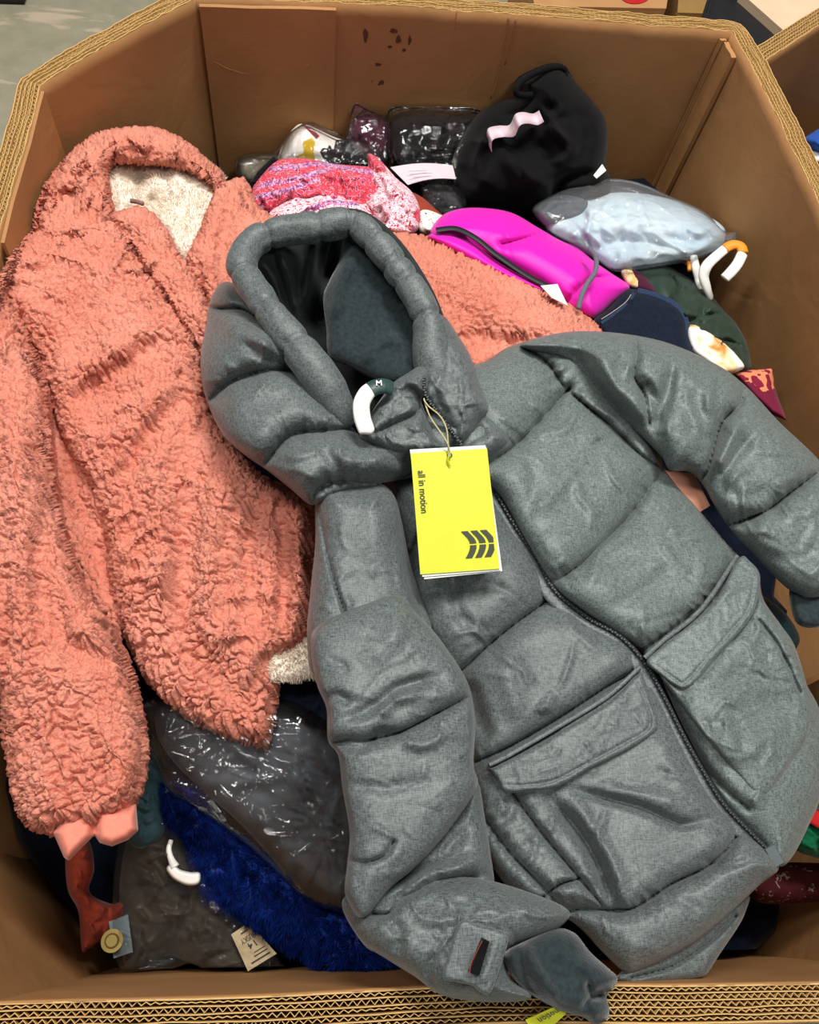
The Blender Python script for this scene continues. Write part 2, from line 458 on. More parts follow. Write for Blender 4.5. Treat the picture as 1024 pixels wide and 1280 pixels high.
KRAFTD = cloth('kraft_paper_gap_shade', '94703f', .15, 160, .9, .1, 0, 700, .0006)  # brown paper faces, darker than the cut edges, putting shade into the gaps
STAIN = cloth('dark_stain', '5d3a22', .2, 90, .6, .3, 0)
KLIGHT = cloth('pale_carton', 'd8bfa0', .05, 20, .8, .2, 0, 300, .0004)
KOLIVE = cloth('brown_carton', '9b7a47', .08, 20, .8, .2, 0, 300, .0004)
BLACK = cloth('black_knit', '0b0b0d', .2, 60, .85, .15, .05)
BLACK2 = cloth('black_shell', '15161a', .2, 60, .55, .4, .0)
NAVY = cloth('navy_cloth', '121b2c', .3, 30, .9, .1, .05)
MAGENTA = cloth('magenta_shell', 'e41ab8', .03, 60, .5, .3, .15, 900, .0002)
MAROON = cloth('maroon_cloth', '4a1730', .15, 60)
WHITE = cloth('white_plastic', 'f2f0ea', .02, 60, .35, .5, 0, 300, .0001)
PAPER = cloth('pale_pink_paper', 'd8c3cc', .02, 60, .6, .3, 0, 300, .0001)
PAPERW = cloth('white_paper', 'dededa', .02, 60, .6, .3, 0, 300, .0001)
YELLOW = cloth('lime_yellow_card', 'cacd26', .02, 60, .5, .3, 0, 300, .0001)
INK = cloth('dark_ink', '3a3d2c', .02, 60, .6, .3, 0, 300, .0001)
INKG = cloth('grey_ink', '8a8286', .02, 60, .6, .3, 0, 300, .0001)
ORANGE = cloth('orange_plastic', 'f0962c', .03, 60, .4, .5, 0, 300, .0001)
DGREEN = cloth('dark_green_shell', '25382c', .12, 60, .6, .35, .1)
LBLUE = cloth('light_blue_cloth', 'b4c8d6', .06, 12, .7, .3, .1, c2='d2dbde')
BLUEF = cloth('royal_blue_plush', '1b3a94', .25, 40, .9, .1, .6, 300, .002)
CORD = cloth('grey_cord', '6d6b78', .1, 300, .8, .2)
STRING = cloth('straw_string', 'c9c08e', .1, 300, .8, .2)
TEAL = cloth('teal_cloth', '2f4950', .15, 60)
RUST = cloth('rust_cloth', '9c3e2a', .15, 60)
RED = cloth('red_cloth', 'c01f24', .1, 90, .8, .2, .1)
GREENK = cloth('green_knit', '10603f', .2, 200, .9, .1, .1)
SALMON = cloth('salmon_card', 'dd9a80', .06, 60, .8, .2)
GOLD = cloth('gold_card', 'b09a55', .1, 60, .6, .3, 0)
BROWNB = cloth('brown_bundle', '4a4236', .25, 25, .8, .2, .1, c2='2c2622')
CHAR = cloth('charcoal_cloth', '5d6268', .08, 10, .75, .3, .1)
s = NT('denim'); a = s.noise(1, s.map((1100, 250, 400), (0, 0, .5)), 2); s.col(s.ramp(a, [(.3, lin('080d18')), (.7, lin('162034'))])); s.bump(a, .4, .0005); DENIM = s.fin(.85, .15, .1)
DENIMS = cloth('denim_seam', '2a3b58', .2, 300)
STITCH = cloth('pale_stitch', 'b9b09c', .1, 300)
# printed cloths
s = NT('red_floral'); v = s.n('ShaderNodeTexVoronoi'); v.inputs['Scale'].default_value = 170; s.l(s.tc.outputs['Object'], v.inputs['Vector'])
s.col(s.ramp(v.outputs['Distance'], [(0, lin('e8b070')), (.16, lin('7a1d52')), (.28, lin('e04a5c')), (.5, lin('cc2c44')), (.62, lin('f0b9c6')), (.7, lin('8d2a5c'))], True)); REDF = s.fin(.85, .15)
s = NT('white_floral'); q = s.map((1, 1, 1)); n_ = s.noise(120, detail=2, dist=2.5)
a = s.ramp(n_, [(0, lin('8d2038')), (.36, lin('c8304e')), (.45, lin('f4dfe4')), (.56, lin('f8eef0')), (.6, lin('8b4a8e')), (.65, lin('f1b3c2'))], True); s.col(a); WHITEF = s.fin(.85, .15)
s = NT('lilac_stripe'); n_ = s.noise(260, detail=1); s.col(s.ramp(n_, [(.4, lin('8a4a86')), (.5, lin('dcc0dc')), (.6, lin('d8486c'))], True)); LILAC = s.fin(.85, .15)
s = NT('brown_ring_print'); n_ = s.noise(28, detail=3, dist=.6); s.col(s.ramp(n_, [(0, lin('8a4a1c')), (.34, lin('c98a44')), (.42, lin('e9c58e')), (.5, lin('f3ece2'))])); RINGP = s.fin(.8, .2)
s = NT('maroon_orange_print'); n_ = s.noise(60, detail=1); s.col(s.ramp(n_, [(0, lin('d9855f')), (.52, lin('7c1c35'))], True)); MORANGE = s.fin(.85, .2)
MARO2 = cloth('wine_cloth', '741a38', .1, 60)
PRW = cloth('print_white', 'efeae2', .03, 60); PRY = cloth('print_yellow', 'd9b425', .05, 60); PRB = cloth('print_black', '201d1f', .1, 60); PRR = cloth('print_brick', '8c3a40', .1, 60)
s = NT('doodle_print'); n_ = s.noise(220, detail=1, dist=1.5); s.col(s.ramp(n_, [(0, lin('3a3a38')), (.36, lin('f0ebe0'))], True)); DOODLE = s.fin(.85, .2)
s = NT('holiday_print'); n_ = s.noise(130, detail=1, dist=1); s.col(s.ramp(n_, [(0, lin('7a6a64')), (.34, lin('3c0c12'))], True)); HOLI = s.fin(.85, .2)
s = NT('concrete'); n_ = s.noise(2.2, detail=6, dist=.4); n2 = s.noise(14, detail=6)
base = s.ramp(n2, [(.3, lin('9b957e')), (.7, lin('aca68e'))])
s.col(s.mix(base, lin('cbb9a0'), s.ramp(s.noise(3.5, s.map((1, 2.6, 1)), 6, .6), [(.57, (0, 0, 0)), (.61, (1, 1, 1))])))
s.bump(n2, .3, .002); CONC = s.fin(.6, .35)
def plastic(name, tint=(1, 1, 1), haze=.008, glo=.4, bstr=.25, bscale=30, rough=.05):
    s = NT(name); t = s.t; t.nodes.remove(s.b)
    tr = s.n('ShaderNodeBsdfTransparent'); tr.inputs[0].default_value = (*tint, 1)
    gl = s.n('ShaderNodeBsdfGlossy'); gl.inputs['Roughness'].default_value = rough
    df = s.n('ShaderNodeBsdfDiffuse'); df.inputs[0].default_value = (.8, .82, .85, 1)
    fr = s.n('ShaderNodeFresnel'); fr.inputs[0].default_value = 1.5
    a = s.noise(bscale, detail=3, dist=1.6)
    ab = s.n('ShaderNodeMath', operation='SUBTRACT'); s.l(a, ab.inputs[0]); ab.inputs[1].default_value = .5
    ab2 = s.n('ShaderNodeMath', operation='ABSOLUTE'); s.l(ab.outputs[0], ab2.inputs[0])
    bp = s.n('ShaderNodeBump'); bp.inputs['Strength'].default_value = bstr; bp.inputs['Distance'].default_value = .012; bp.invert = True
    s.l(ab2.outputs[0], bp.inputs['Height'])
    for x in (gl, fr): s.l(bp.outputs[0], x.inputs['Normal'])
    mu = s.n('ShaderNodeMath', operation='MULTIPLY_ADD'); s.l(fr.outputs[0], mu.inputs[0]); mu.inputs[1].default_value = glo * 3; mu.inputs[2].default_value = glo * .03
    m1 = s.n('ShaderNodeMixShader'); m1.inputs[0].default_value = haze; s.l(tr.outputs[0], m1.inputs[1]); s.l(df.outputs[0], m1.inputs[2])
    m2 = s.n('ShaderNodeMixShader'); s.l(mu.outputs[0], m2.inputs[0]); s.l(m1.outputs[0], m2.inputs[1]); s.l(gl.outputs[0], m2.inputs[2])
    s.l(m2.outputs[0], s.o.inputs[0]); return s.m
BAG = plastic('clear_bag'); BAGH = plastic('hazy_bag', (.97, .99, 1), .09, .3)
BAGD = plastic('clear_bag_dim', (.93, .93, .93), .01, .12)
FURB = cloth('blue_fibre', '152f80', .35, 90, .9, .02, 0, 300, .001)
FURC = cloth('cream_fibre', 'eadccb', .06, 90, .95, .02, 0, 300, .001)
def crinkle(amp=.004, sc_=22., seed=3):
    an = seed * 1.3; ca, sa = math.cos(an), math.sin(an)
    def f(P, h):
        a = (P[:, 0] * ca + P[:, 1] * sa) / sc_; b = (-P[:, 0] * sa + P[:, 1] * ca) / sc_
        a = a + .35 * vn(b, a, seed); b = b + .35 * vn(a, b, seed + 1)
        f1, f2, c = voro(a * .55, b * 1.0, seed); g1, g2, c_ = voro(a * 1.9, b * .9, seed + 3)
        return amp * (1.0 * np.exp(-(f2 - f1) / .10) * (c > -.3) + .5 * f1 + .45 * np.exp(-(g2 - g1) / .12) * (c_ > 0) - .4) * np.minimum(1, h + .3)
    return f

def bag(root, outline, z, mat, T, R_, tw, n=22, ln=50, seed=1, ang=None, step=1.4, amp=.0014):
    return piece('plastic_bag', root, outline, z, mat, T, R_, step=step, tw=tw, folds=creases(outline, n * 2, amp, 2.1, ln, seed, ang))

# ------------------------------------------------------------------ setting
V = [(-6, -4, 0), (7, -4, 0), (7, 9, 0), (-6, 9, 0)]
fl = mesh_obj('floor', V, [(0, 1, 2, 3)], CONC, smooth_=False); fl['kind'] = 'structure'

# ------------------------------------------------------------------ big octagonal cartons
def gaylord(root, inner, zr, th=.028, layers=5, wear=1., detail=True, z0=.0, step=.0034):
    n = len(inner); cen = inner.mean(0)
    # resampled closed path with rounded corners and outward normals
    S = []; seg = []
    for i in range(n):
        a, b = inner[i], inner[(i + 1) % n]; k = max(2, int(np.linalg.norm(b - a) / step))
        for j in range(k): S.append(a + (b - a) * j / k); seg.append(i)
    S = np.array(S); seg = np.array(seg); N = len(S)
    t = np.roll(S, -3, 0) - np.roll(S, 3, 0); nn = np.stack([t[:, 1], -t[:, 0]], 1); nn /= np.linalg.norm(nn, axis=1)[:, None]
    if ((S - cen) * nn).sum() < 0: nn = -nn
    ar = np.arange(N) * step
    wav = .0025 * vn(ar / .18, 0 * ar, 2) * wear
    top = zr + .0016 * vn(ar / .02, 0 * ar, 5) * wear + .004 * vn(ar / .3, 0 * ar, 6) * wear
    def ribbon(name, prof, mat, idx=None, closed=True, mis=None):
        """prof: list of (offset, z) or functions of the sample index"""
        ids = np.arange(N) if idx is None else idx; m = len(prof); VV = []
        for off, z in prof:
            o = off(ids) if callable(off) else np.full(len(ids), off); zz = z(ids) if callable(z) else np.full(len(ids), z)
            VV.append(np.c_[S[ids] + nn[ids] * o[:, None], zz])
        VV = np.stack(VV, 1).reshape(-1, 3); ii = np.arange(len(ids) * m).reshape(len(ids), m)
        A = ii if closed else ii[:-1]; B = np.roll(ii, -1, 0) if closed else ii[1:]
        Q = np.stack([A[:, :-1], B[:, :-1], B[:, 1:], A[:, 1:]], -1).reshape(-1, 4)
        return mesh_obj(name, VV, Q[:, ::-1], mat, root, smooth_=False, mi=None if mis is None else np.tile(mis, len(Q) // len(mis)))
    T = lambda i: top[i] - .0
    for i in range(n):                                # one board per side, scored at the corners
        ids = np.where(seg == i)[0]; ids = np.r_[ids, (ids[-1] + 1) % N][::1]
        if len(ids) > 40: ids = np.unique(np.r_[ids[::4] if ids[0] < ids[-1] else ids[::4], ids[-1]]) if ids[-1] > ids[0] else np.r_[ids[:-1:4], ids[-1]]
        zs = [z0 + .0] + [zr * k / 9 for k in range(2, 9)]
        prof = []
        for z in zs:
            prof.append(((lambda z: (lambda j: wav[j] - .002 * fbm(ar[j] / .16, np.full(len(j), z / .13), 9) * wear))(z), z))
        prof += [(lambda j: wav[j], lambda j: T(j) - .02), (lambda j: wav[j], lambda j: T(j) - .0012), (lambda j: wav[j] + .0009, lambda j: T(j) - .0010), (lambda j: wav[j] + .001, lambda j: T(j) - .016),
                 (lambda j: wav[j] + th - .001, lambda j: T(j) - .016), (lambda j: wav[j] + th - .0004, lambda j: T(j) - .001), (lambda j: wav[j] + th + .0004, lambda j: T(j) - .0012), (lambda j: wav[j] + th + .0004, z0)]
        ribbon('side_panel', prof, KRAFT, ids, False)
    offs = np.linspace(.0006, th - .0018, layers + 1)
    for k in range(layers + 1):                       # paper liners standing between the flutes
        lo = [k * 37 % 11]
        dz = (lambda k: (lambda j: T(j) + (.0015 * vn(ar[j] / .05, 0 * ar[j], 20 + k) + .0012 * vn(ar[j] / .008, 0 * ar[j], 40 + k)) * wear))(k)
        jit = (lambda k: (lambda j: wav[j] + offs[k] + (.0007 if 0 < k < layers else .0001) * vn(ar[j] / .03, 0 * ar[j], 60 + k) * wear))(k)
        tt = .0013 if k in (0, layers) else .0009
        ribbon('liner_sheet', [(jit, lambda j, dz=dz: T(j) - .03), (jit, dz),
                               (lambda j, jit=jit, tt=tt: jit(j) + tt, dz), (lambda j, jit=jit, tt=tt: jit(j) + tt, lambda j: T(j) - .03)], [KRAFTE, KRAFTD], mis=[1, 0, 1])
    if not detail: return S, nn
    for k in range(layers):
        w_ = offs[k + 1] - offs[k]
        zig = (lambda k, w_: (lambda j: wav[j] + offs[k] + w_ * .5 + w_ * .40 * np.where(j % 2 == 0, 1, -1) * np.clip(.75 + .6 * vn(ar[j] / .06, 0 * ar[j], 80 + k), .05, 1)))(k, w_)
        dz = (lambda k: (lambda j: T(j) - .0014 + (.001 * vn(ar[j] / .01, 0 * ar[j], 90 + k)) * wear))(k)
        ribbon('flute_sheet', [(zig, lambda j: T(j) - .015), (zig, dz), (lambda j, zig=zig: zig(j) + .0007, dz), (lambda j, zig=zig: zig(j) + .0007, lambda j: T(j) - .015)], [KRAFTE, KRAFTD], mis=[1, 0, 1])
    return S, nn
box = thing('bulk_carton', 'large octagonal brown corrugated carton with torn rim holding all the clothes', 'box', (.2, .55, 0))
gaylord(box, INNER, ZR)
# bottom board
ib = INNER * 1.0
mesh_obj('base_board', [(x, y, .004) for x, y in ib] + [(x, y, .016) for x, y in ib],
         [tuple(range(13, 26)), tuple(range(12, -1, -1))] + [(i, (i + 1) % 13, 13 + (i + 1) % 13, 13 + i) for i in range(13)], KRAFT, box, smooth_=False)
def wallslab(name, a, b, za, zb, th, mat, inset=.0015, ztop_b=None, nz=6, seed=1):
    """board standing against the inside of the wall from ground point a to b (metres)"""
    a = np.array(a); b = np.array(b); d = b - a; nrm = np.array([-d[1], d[0]]); nrm /= np.linalg.norm(nrm)
    c = INNER.mean(0)
    if nrm @ (c - a) < 0: nrm = -nrm
    VV = []; ns = 8
    for off in (inset, inset + th):
        for i in range(ns + 1):
            for k in range(nz + 1):
                p = a + d * i / ns + nrm * (off + .0012 * vn(i * .6, k * .7, seed))
                VV.append((p[0], p[1], za + (zb - za) * k / nz))
    m = (ns + 1) * (nz + 1); Fc = []
    ix = lambda i, k: i * (nz + 1) + k
    for i in range(ns):
        for k in range(nz):
            q = (ix(i, k), ix(i + 1, k), ix(i + 1, k + 1), ix(i, k + 1)); Fc += [tuple(m + x for x in q), q[::-1]]
    for i in range(ns): Fc += [(ix(i, nz), ix(i + 1, nz), m + ix(i + 1, nz), m + ix(i, nz)), (ix(i, 0), m + ix(i, 0), m + ix(i + 1, 0), ix(i + 1, 0))]
    for k in range(nz): Fc += [(ix(0, k), ix(0, k + 1), m + ix(0, k + 1), m + ix(0, k)), (ix(ns, k), m + ix(ns, k), m + ix(ns, k + 1), ix(ns, k + 1))]
    return mesh_obj(name, VV, Fc, mat, box, smooth_=False)
wallslab('overlap_flap', INNER[4] + [.004, 0], INNER[5] + [.0, .0], .30, ZR - .004, .0065, KRAFT)
# corner strips where the carton's ends are lapped
A7, A8 = INNER[7], INNER[8]
wallslab('corner_strip', A7 + (INNER[6] - A7) * .045, A7 + (INNER[6] - A7) * .015, .3, ZR - .010, .005, KRAFT)
wallslab('corner_strip', A7 + (A8 - A7) * .02, A7 + (A8 - A7) * 0.15, .3, ZR - .012, .008, KRAFT)
wallslab('corner_strip', INNER[3] + (INNER[2] - INNER[3]) * .02, INNER[3] + (INNER[2] - INNER[3]) * .7, .3, ZR - .004, .004, KRAFT)
def onwall(u, v, off=.002):
    """point on the carton's inner wall seen along the ray of (u,v)"""
    p = ray(np.array([u]), np.array([v]))[0]; best = 9
    for a, b in zip(INNER, np.roll(INNER, -1, 0)):
        n = np.array([(b - a)[1], -(b - a)[0]]); n /= np.linalg.norm(n); c = n @ a; k = n @ p
        if abs(k) < 1e-6: continue
        h = c / k; q = p * h; t = (q - a) @ (b - a) / ((b - a) @ (b - a))
        if h > H * .95 and -.02 <= t <= 1.02 and h < best: best = h; nb = n * np.sign(n @ (INNER.mean(0) - a))
    q = p * best + nb * off
    return (q[0], q[1], ZC - best)
def wallline(name, pts, r, mat, off=.001):
    tube(name, box, [(*onwall(u, v, off), r) for u, v in pts], mat, 5, 4, world=True)
wallline('crease', [(257, 66), (285, 82), (320, 90), (365, 92), (385, 76)], .0011, KRAFT, .0075)
wallline('crease', [(365, 92), (352, 112)], .0009, KRAFT, .0075)
wallline('crease', [(636, 20), (632, 50), (622, 95), (614, 122)], .0010, KRAFT)
wallline('crease', [(645, 22), (640, 50), (632, 80)], .0008, KRAFT)
wallline('crease', [(571, 12), (566, 50), (560, 100)], .0007, KRAFT)
wallline('crease', [(421, 80), (470, 84), (540, 90)], .0006, KRAFT)
wallline('crease', [(896, 62), (860, 140), (822, 225)], .0010, KRAFT)
r_ = np.random.RandomState(3)
for k, (u, v, a, b) in enumerate([(457, 45, .004, .013), (492, 38, .007, .004), (498, 48, .005, .006), (512, 50, .003, .009), (487, 58, .004, .003), (470, 80, .010, .003), (474, 103, .012, .005), (463, 100, .006, .003), (505, 62, .003, .003)]):
    c = np.array(onwall(u, v, .0012)); pts = []
    m = 11
    for j in range(m):
        th = 2 * np.pi * j / m; rr = .6 + .6 * r_.rand()
        pts.append(c + np.array([a * rr * np.cos(th), 0, b * rr * np.sin(th)]))
    pts2 = [p + np.array([0, -.0004, 0]) for p in pts]
    mesh_obj('stain_spot', pts + pts2, [tuple(range(m)), tuple(range(2 * m - 1, m - 1, -1))] + [(j, (j + 1) % m, m + (j + 1) % m, m + j) for j in range(m)], STAIN, box, smooth_=False)

# neighbouring carton on the right, a little lower
def G(u, v, z): return W(np.array([u]), np.array([v]), z)[0][:2]
Z2 = .90
p1 = G(944, 84, Z2); p2 = G(1040, 22, Z2)
in2 = np.array([p1, p2, p2 + [.62, .03], p2 + [.86, -.2], p2 + [.9, -.95], p1 + [.70, -1.35], p1 + [.14, -1.3], p1 + [.035, -.9], p1 + [.035, -.15]])
box2 = thing('bulk_carton', 'neighbouring brown corrugated carton at right edge with blue clothes inside', 'box', (1.2, .9, 0))
gaylord(box2, in2, Z2, .030, 5, 1., True, step=.0035)
mesh_obj('base_board', [(x, y, .004) for x, y in in2] + [(x, y, .016) for x, y in in2], [tuple(range(9, 18)), tuple(range(8, -1, -1))] + [(i, (i + 1) % 9, 9 + (i + 1) % 9, 9 + i) for i in range(9)], KRAFT, box2, smooth_=False)
t = thing('blue_garment', 'bright blue folded garment inside the neighbouring carton', 'garment', (1060, 185, .74))
piece('cloth', t, [(1006, 178), (1015, 166), (1040, 158), (1090, 170), (1085, 215), (1030, 200)], .74, cloth('bright_blue', '2458b8', .1, 60), .04, 20, clamp=False, wr=.008, ws=20)
t = thing('white_cloth', 'thin white cloth strip lying under the blue garment in the neighbouring carton', 'cloth', (1060, 200, .72))
piece('cloth', t, [(1003, 192), (1020, 186), (1060, 184), (1070, 200), (1020, 204), (1006, 206)], .755, PAPERW, .012, 8, clamp=False, wr=.004, ws=20)
t = thing('black_garment', 'black garment filling the neighbouring carton', 'garment', (1.2, .9, .3))
c2 = in2.mean(0); xs = np.linspace(-1, 1, 26)
gx, gy = np.meshgrid(xs, xs); rr = np.maximum(np.abs(gx), np.abs(gy)); an = np.hypot(gx, gy) + 1e-6
mx = c2[0] + gx * rr / an * .36; my = c2[1] + gy * rr / an * .52
mz = .64 + .05 * fbm(mx / .12, my / .12, 3) - .12 * rr ** 3
ii = np.arange(676).reshape(26, 26); Q = np.stack([ii[:-1, :-1], ii[:-1, 1:], ii[1:, 1:], ii[1:, :-1]], -1).reshape(-1, 4)
VV = np.stack([mx, my, mz], -1).reshape(-1, 3); VB = VV.copy(); VB[:, 2] = .02
bd = list(ii[0]) + list(ii[1:, -1]) + list(ii[-1, :-1][::-1]) + list(ii[1:-1, 0][::-1])
Fc = [tuple(q) for q in Q] + [tuple(q[::-1] + 676) for q in Q] + [(bd[k], bd[k] + 676, bd[(k + 1) % len(bd)] + 676, bd[(k + 1) % len(bd)]) for k in range(len(bd))]
mesh_obj('cloth', np.r_[VV, VB], Fc, BLACK, t)

# cartons and crate behind
def carton(name, label, quad, ztop, hgt, mat, flap=True, group=None):
    q = np.array(quad, float); C = W(q[:, 0], q[:, 1], ztop); c = C.mean(0)
    t = thing(name, label, 'box', (c[0], c[1], ztop - hgt))
    th = .006
    for i in range(4):
        a, b = C[i][:2], C[(i + 1) % 4][:2]; d = (b - a) / np.linalg.norm(b - a); nr = np.array([-d[1], d[0]])
        if nr @ (c[:2] - a) < 0: nr = -nr
        P4 = [a, b, b + nr * th - d * 0, a + nr * th + d * 0]
        zz = [ztop - hgt, ztop]
        mesh_obj('side_panel', [(*p, zz[0]) for p in P4] + [(*p, zz[1]) for p in P4], [(3, 2, 1, 0), (4, 5, 6, 7)] + [(k, (k + 1) % 4, 4 + (k + 1) % 4, 4 + k) for k in range(4)], mat, t, smooth_=False)
        if flap:   # folded shut top flaps meeting in the middle
            e = (C[(i + 3) % 4][:2] - a) * .5
            P4 = [a, b, b + (C[(i + 2) % 4][:2] - b) * .495, a + e * .99]
            if i % 2 == 0:
                z_ = ztop + .0005
                mesh_obj('top_flap', [(*p, z_) for p in P4] + [(*p, z_ + .004) for p in P4], [(3, 2, 1, 0), (4, 5, 6, 7)] + [(k, (k + 1) % 4, 4 + (k + 1) % 4, 4 + k) for k in range(4)], mat, t, smooth_=False)
    return t
cb = carton('cardboard_box', 'closed brown cardboard box with red printed mark behind the back rim', [(650, -70), (845, -70), (832, 13), (668, 10)], .62, .62, cloth('brown_carton_warm', 'b98a5c', .06, 20, .8, .2, 0, 300, .0004))
ri = []
for k in range(40):
    th = 2 * np.pi * k / 40; ri.append((.5 + .5 * np.cos(th), .5 + .5 * np.sin(th)))
flatpoly('red_mark', cb, np.array(ri), [tuple(range(40))], [(776, -14), (812, -14), (812, 5), (776, 5)], .6255, RED)
carton('cardboard_box', 'narrow olive brown cardboard box between the red marked box and the black crate', [(852, -60), (925, -60), (903, 20), (846, 18)], .60, .60, KOLIVE)
carton('cardboard_box', 'pale tan cardboard box in the top right corner above the neighbouring carton', [(985, 47), (925, -6), (1010, -120), (1110, -50)], .80, .80, KLIGHT)
# black solid added to fill the dark gap between the boxes
t = thing('gap_filler', 'added black crate standing between the cardboard boxes and the big carton', 'filler', (925, 30, 0))
q = np.array([(905, -40), (930, -6), (984, 44), (968, 70), (935, 70), (905, 45), (880, 28), (890, -10)], float)
C = W(q[:, 0], q[:, 1], .80); n5 = len(C); cc = C.mean(0)
inn = cc + (C - cc) * .93; bot = C.copy(); bot[:, 2] = .002; ib_ = inn.copy(); ib_[:, 2] = .788
mesh_obj('tub', np.r_[bot, C, inn, ib_], [tuple(range(n5))[::-1], tuple(range(3 * n5, 4 * n5))] + [(a * n5 + i, a * n5 + (i + 1) % n5, (a + 1) * n5 + (i + 1) % n5, (a + 1) * n5 + i) for a in range(3) for i in range(n5)], BLACK2, t, smooth_=False)
tube('edge_bead', t, [(*(C[i]), .003) for i in range(n5)], BLACK2, 6, 3, world=True, closed=True)
# small dark thing on the floor at the far left
t = thing('floor_scrap', 'small dark scrap lying on the concrete at the top left', 'scrap', (18, -2, .0))
slab('scrap', t, [(-6, -12), (34, -10), (30, 2), (-4, 1)], .012, .006, BLACK2)

# ------------------------------------------------------------------ garments deep in the carton, dark cloth standing in for the gaps' shade
t = thing('dark_garments', 'crumpled garments filling the carton deep below the jackets, navy to darken the gaps', 'garments', (.2, .55, .3)); t['kind'] = 'stuff'
cin = INNER.mean(0); M_ = 60; rad = np.linspace(0, 1, 30); th = np.linspace(0, 2 * np.pi, 120, endpoint=False)
bnd = []
for a in th:
    d = np.array([np.cos(a), np.sin(a)]); best = 9
    for p, q in zip(INNER, np.roll(INNER, -1, 0)):
        e = q - p; det = d[0] * -e[1] + e[0] * d[1]
        if abs(det) < 1e-9: continue
        r = p - cin; s1 = (r[0] * -e[1] + e[0] * r[1]) / det; u1 = (d[0] * r[1] - d[1] * r[0]) / det
        if s1 > 0 and -.001 <= u1 <= 1.001: best = min(best, s1)
    bnd.append(cin + d * (best - .012))
bnd = np.array(bnd)
G3 = cin + (bnd - cin)[None] * rad[:, None, None]
zz = .56 + .07 * fbm(G3[..., 0] / .16, G3[..., 1] / .16, 4) + .012 * (1 - np.abs(fbm(G3[..., 0] / .05, G3[..., 1] / .05, 9))) ** 3 + .10 * np.clip(G3[..., 1] / .9, 0, 1)
VV = np.concatenate([G3, zz[..., None]], -1); low = VV[-1].copy(); low[:, 2] = .02
VV = np.r_[VV.reshape(-1, 3), low]; ii = np.arange(31 * 120).reshape(31, 120)
Q = np.stack([ii[:-1], ii[1:], np.roll(ii[1:], -1, 1), np.roll(ii[:-1], -1, 1)], -1).reshape(-1, 4)
mesh_obj('cloth', VV, Q, NAVY, t)

# ================================================================== salmon teddy jacket
pj = thing('sherpa_jacket', 'salmon pink teddy fleece hooded jacket with cream lining lying at the left', 'jacket', (200, 560, .84))
KS = dict(tex=sherpa, skirt=.02)
piece('hood', pj, [(43, 285), (46, 255), (62, 222), (86, 190), (118, 166), (150, 158), (187, 157), (216, 165), (240, 180), (262, 200), (282, 222),
      (270, 262), (262, 232), (240, 216), (212, 209), (185, 205), (158, 203), (137, 210), (140, 240), (147, 268), (150, 300), (100, 310), (55, 305)],
      [(60, 240, .862), (150, 180, .865), (250, 215, .85), (90, 290, .87), (140, 260, .865)], SHERPA, .045, 26, step=1.45, wr=.008, ws=40,
      seams=[([(137, 166), (142, 185), (137, 210)], .75, 14)], folds=[([(60, 275), (90, 240), (110, 200)], -.008, 8), ([(205, 160), (192, 180), (196, 206)], -.006, 7), ([(120, 275), (112, 245), (125, 215)], -.008, 7)], **KS)
lin_ = piece('hood_lining', pj, [(120, 195), (160, 190), (215, 192), (262, 205), (285, 235), (275, 275), (255, 318), (235, 330), (222, 318), (190, 290), (140, 280), (122, 240)],
      [(140, 210, .845), (200, 240, .835), (250, 230, .845), (235, 320, .86)], CREAM, .02, 30, step=2.5, wr=.003, ws=30,
      folds=[([(172, 205), (176, 235), (200, 262)], -.010, 9), ([(215, 200), (222, 225), (214, 250)], .007, 10), ([(150, 250), (185, 240), (200, 215)], .008, 9)], clamp=False)
fur('lining_pile', pj, lin_, FURC, 12000, .005, .0005, 4)
tube('neck_label', pj, [(163, 251, .885, .003), (171, 252, .885, .003), (179, 255, .885, .003)], cloth('brown_label', '8a6a62'), 6, 3)
piece('back_panel', pj, [(50, 480), (90, 500), (130, 600), (150, 700), (160, 760), (142, 800), (110, 760), (70, 680), (45, 600)],
      [(70, 520, .845), (140, 760, .835)], SHERPA, .02, 24, step=1.8, folds=[([(80, 560), (105, 640), (140, 740)], -.008, 9)], **KS)
piece('sleeve', pj, [(440, 300), (490, 290), (530, 293), (580, 310), (640, 338), (700, 370), (752, 408), (760, 440), (700, 470), (600, 490), (540, 470), (480, 420)],
      [(480, 300, .845), (600, 340, .845), (750, 420, .84), (560, 460, .845)], SHERPA, .045, 45, step=1.5,
      folds=[([(520, 310), (590, 370), (680, 400), (740, 425)], .008, 22), ([(560, 430), (600, 425), (680, 440)], -.012, 12), ([(545, 380), (570, 420), (590, 455)], .006, 14)], **KS)
body_o = [(-90, 325), (-40, 306), (0, 298), (45, 283), (90, 271), (125, 270), (150, 275), (175, 288), (200, 300), (245, 340), (262, 400), (262, 440), (275, 520), (320, 585), (385, 618), (398, 640), (396, 700), (390, 780),
          (376, 808), (350, 826), (352, 850), (350, 870), (344, 905), (331, 932), (300, 927), (262, 912), (222, 890), (190, 862), (165, 822), (146, 780), (134, 730), (128, 670),
          (112, 610), (75, 545), (55, 480), (30, 420), (0, 395), (-90, 400)]
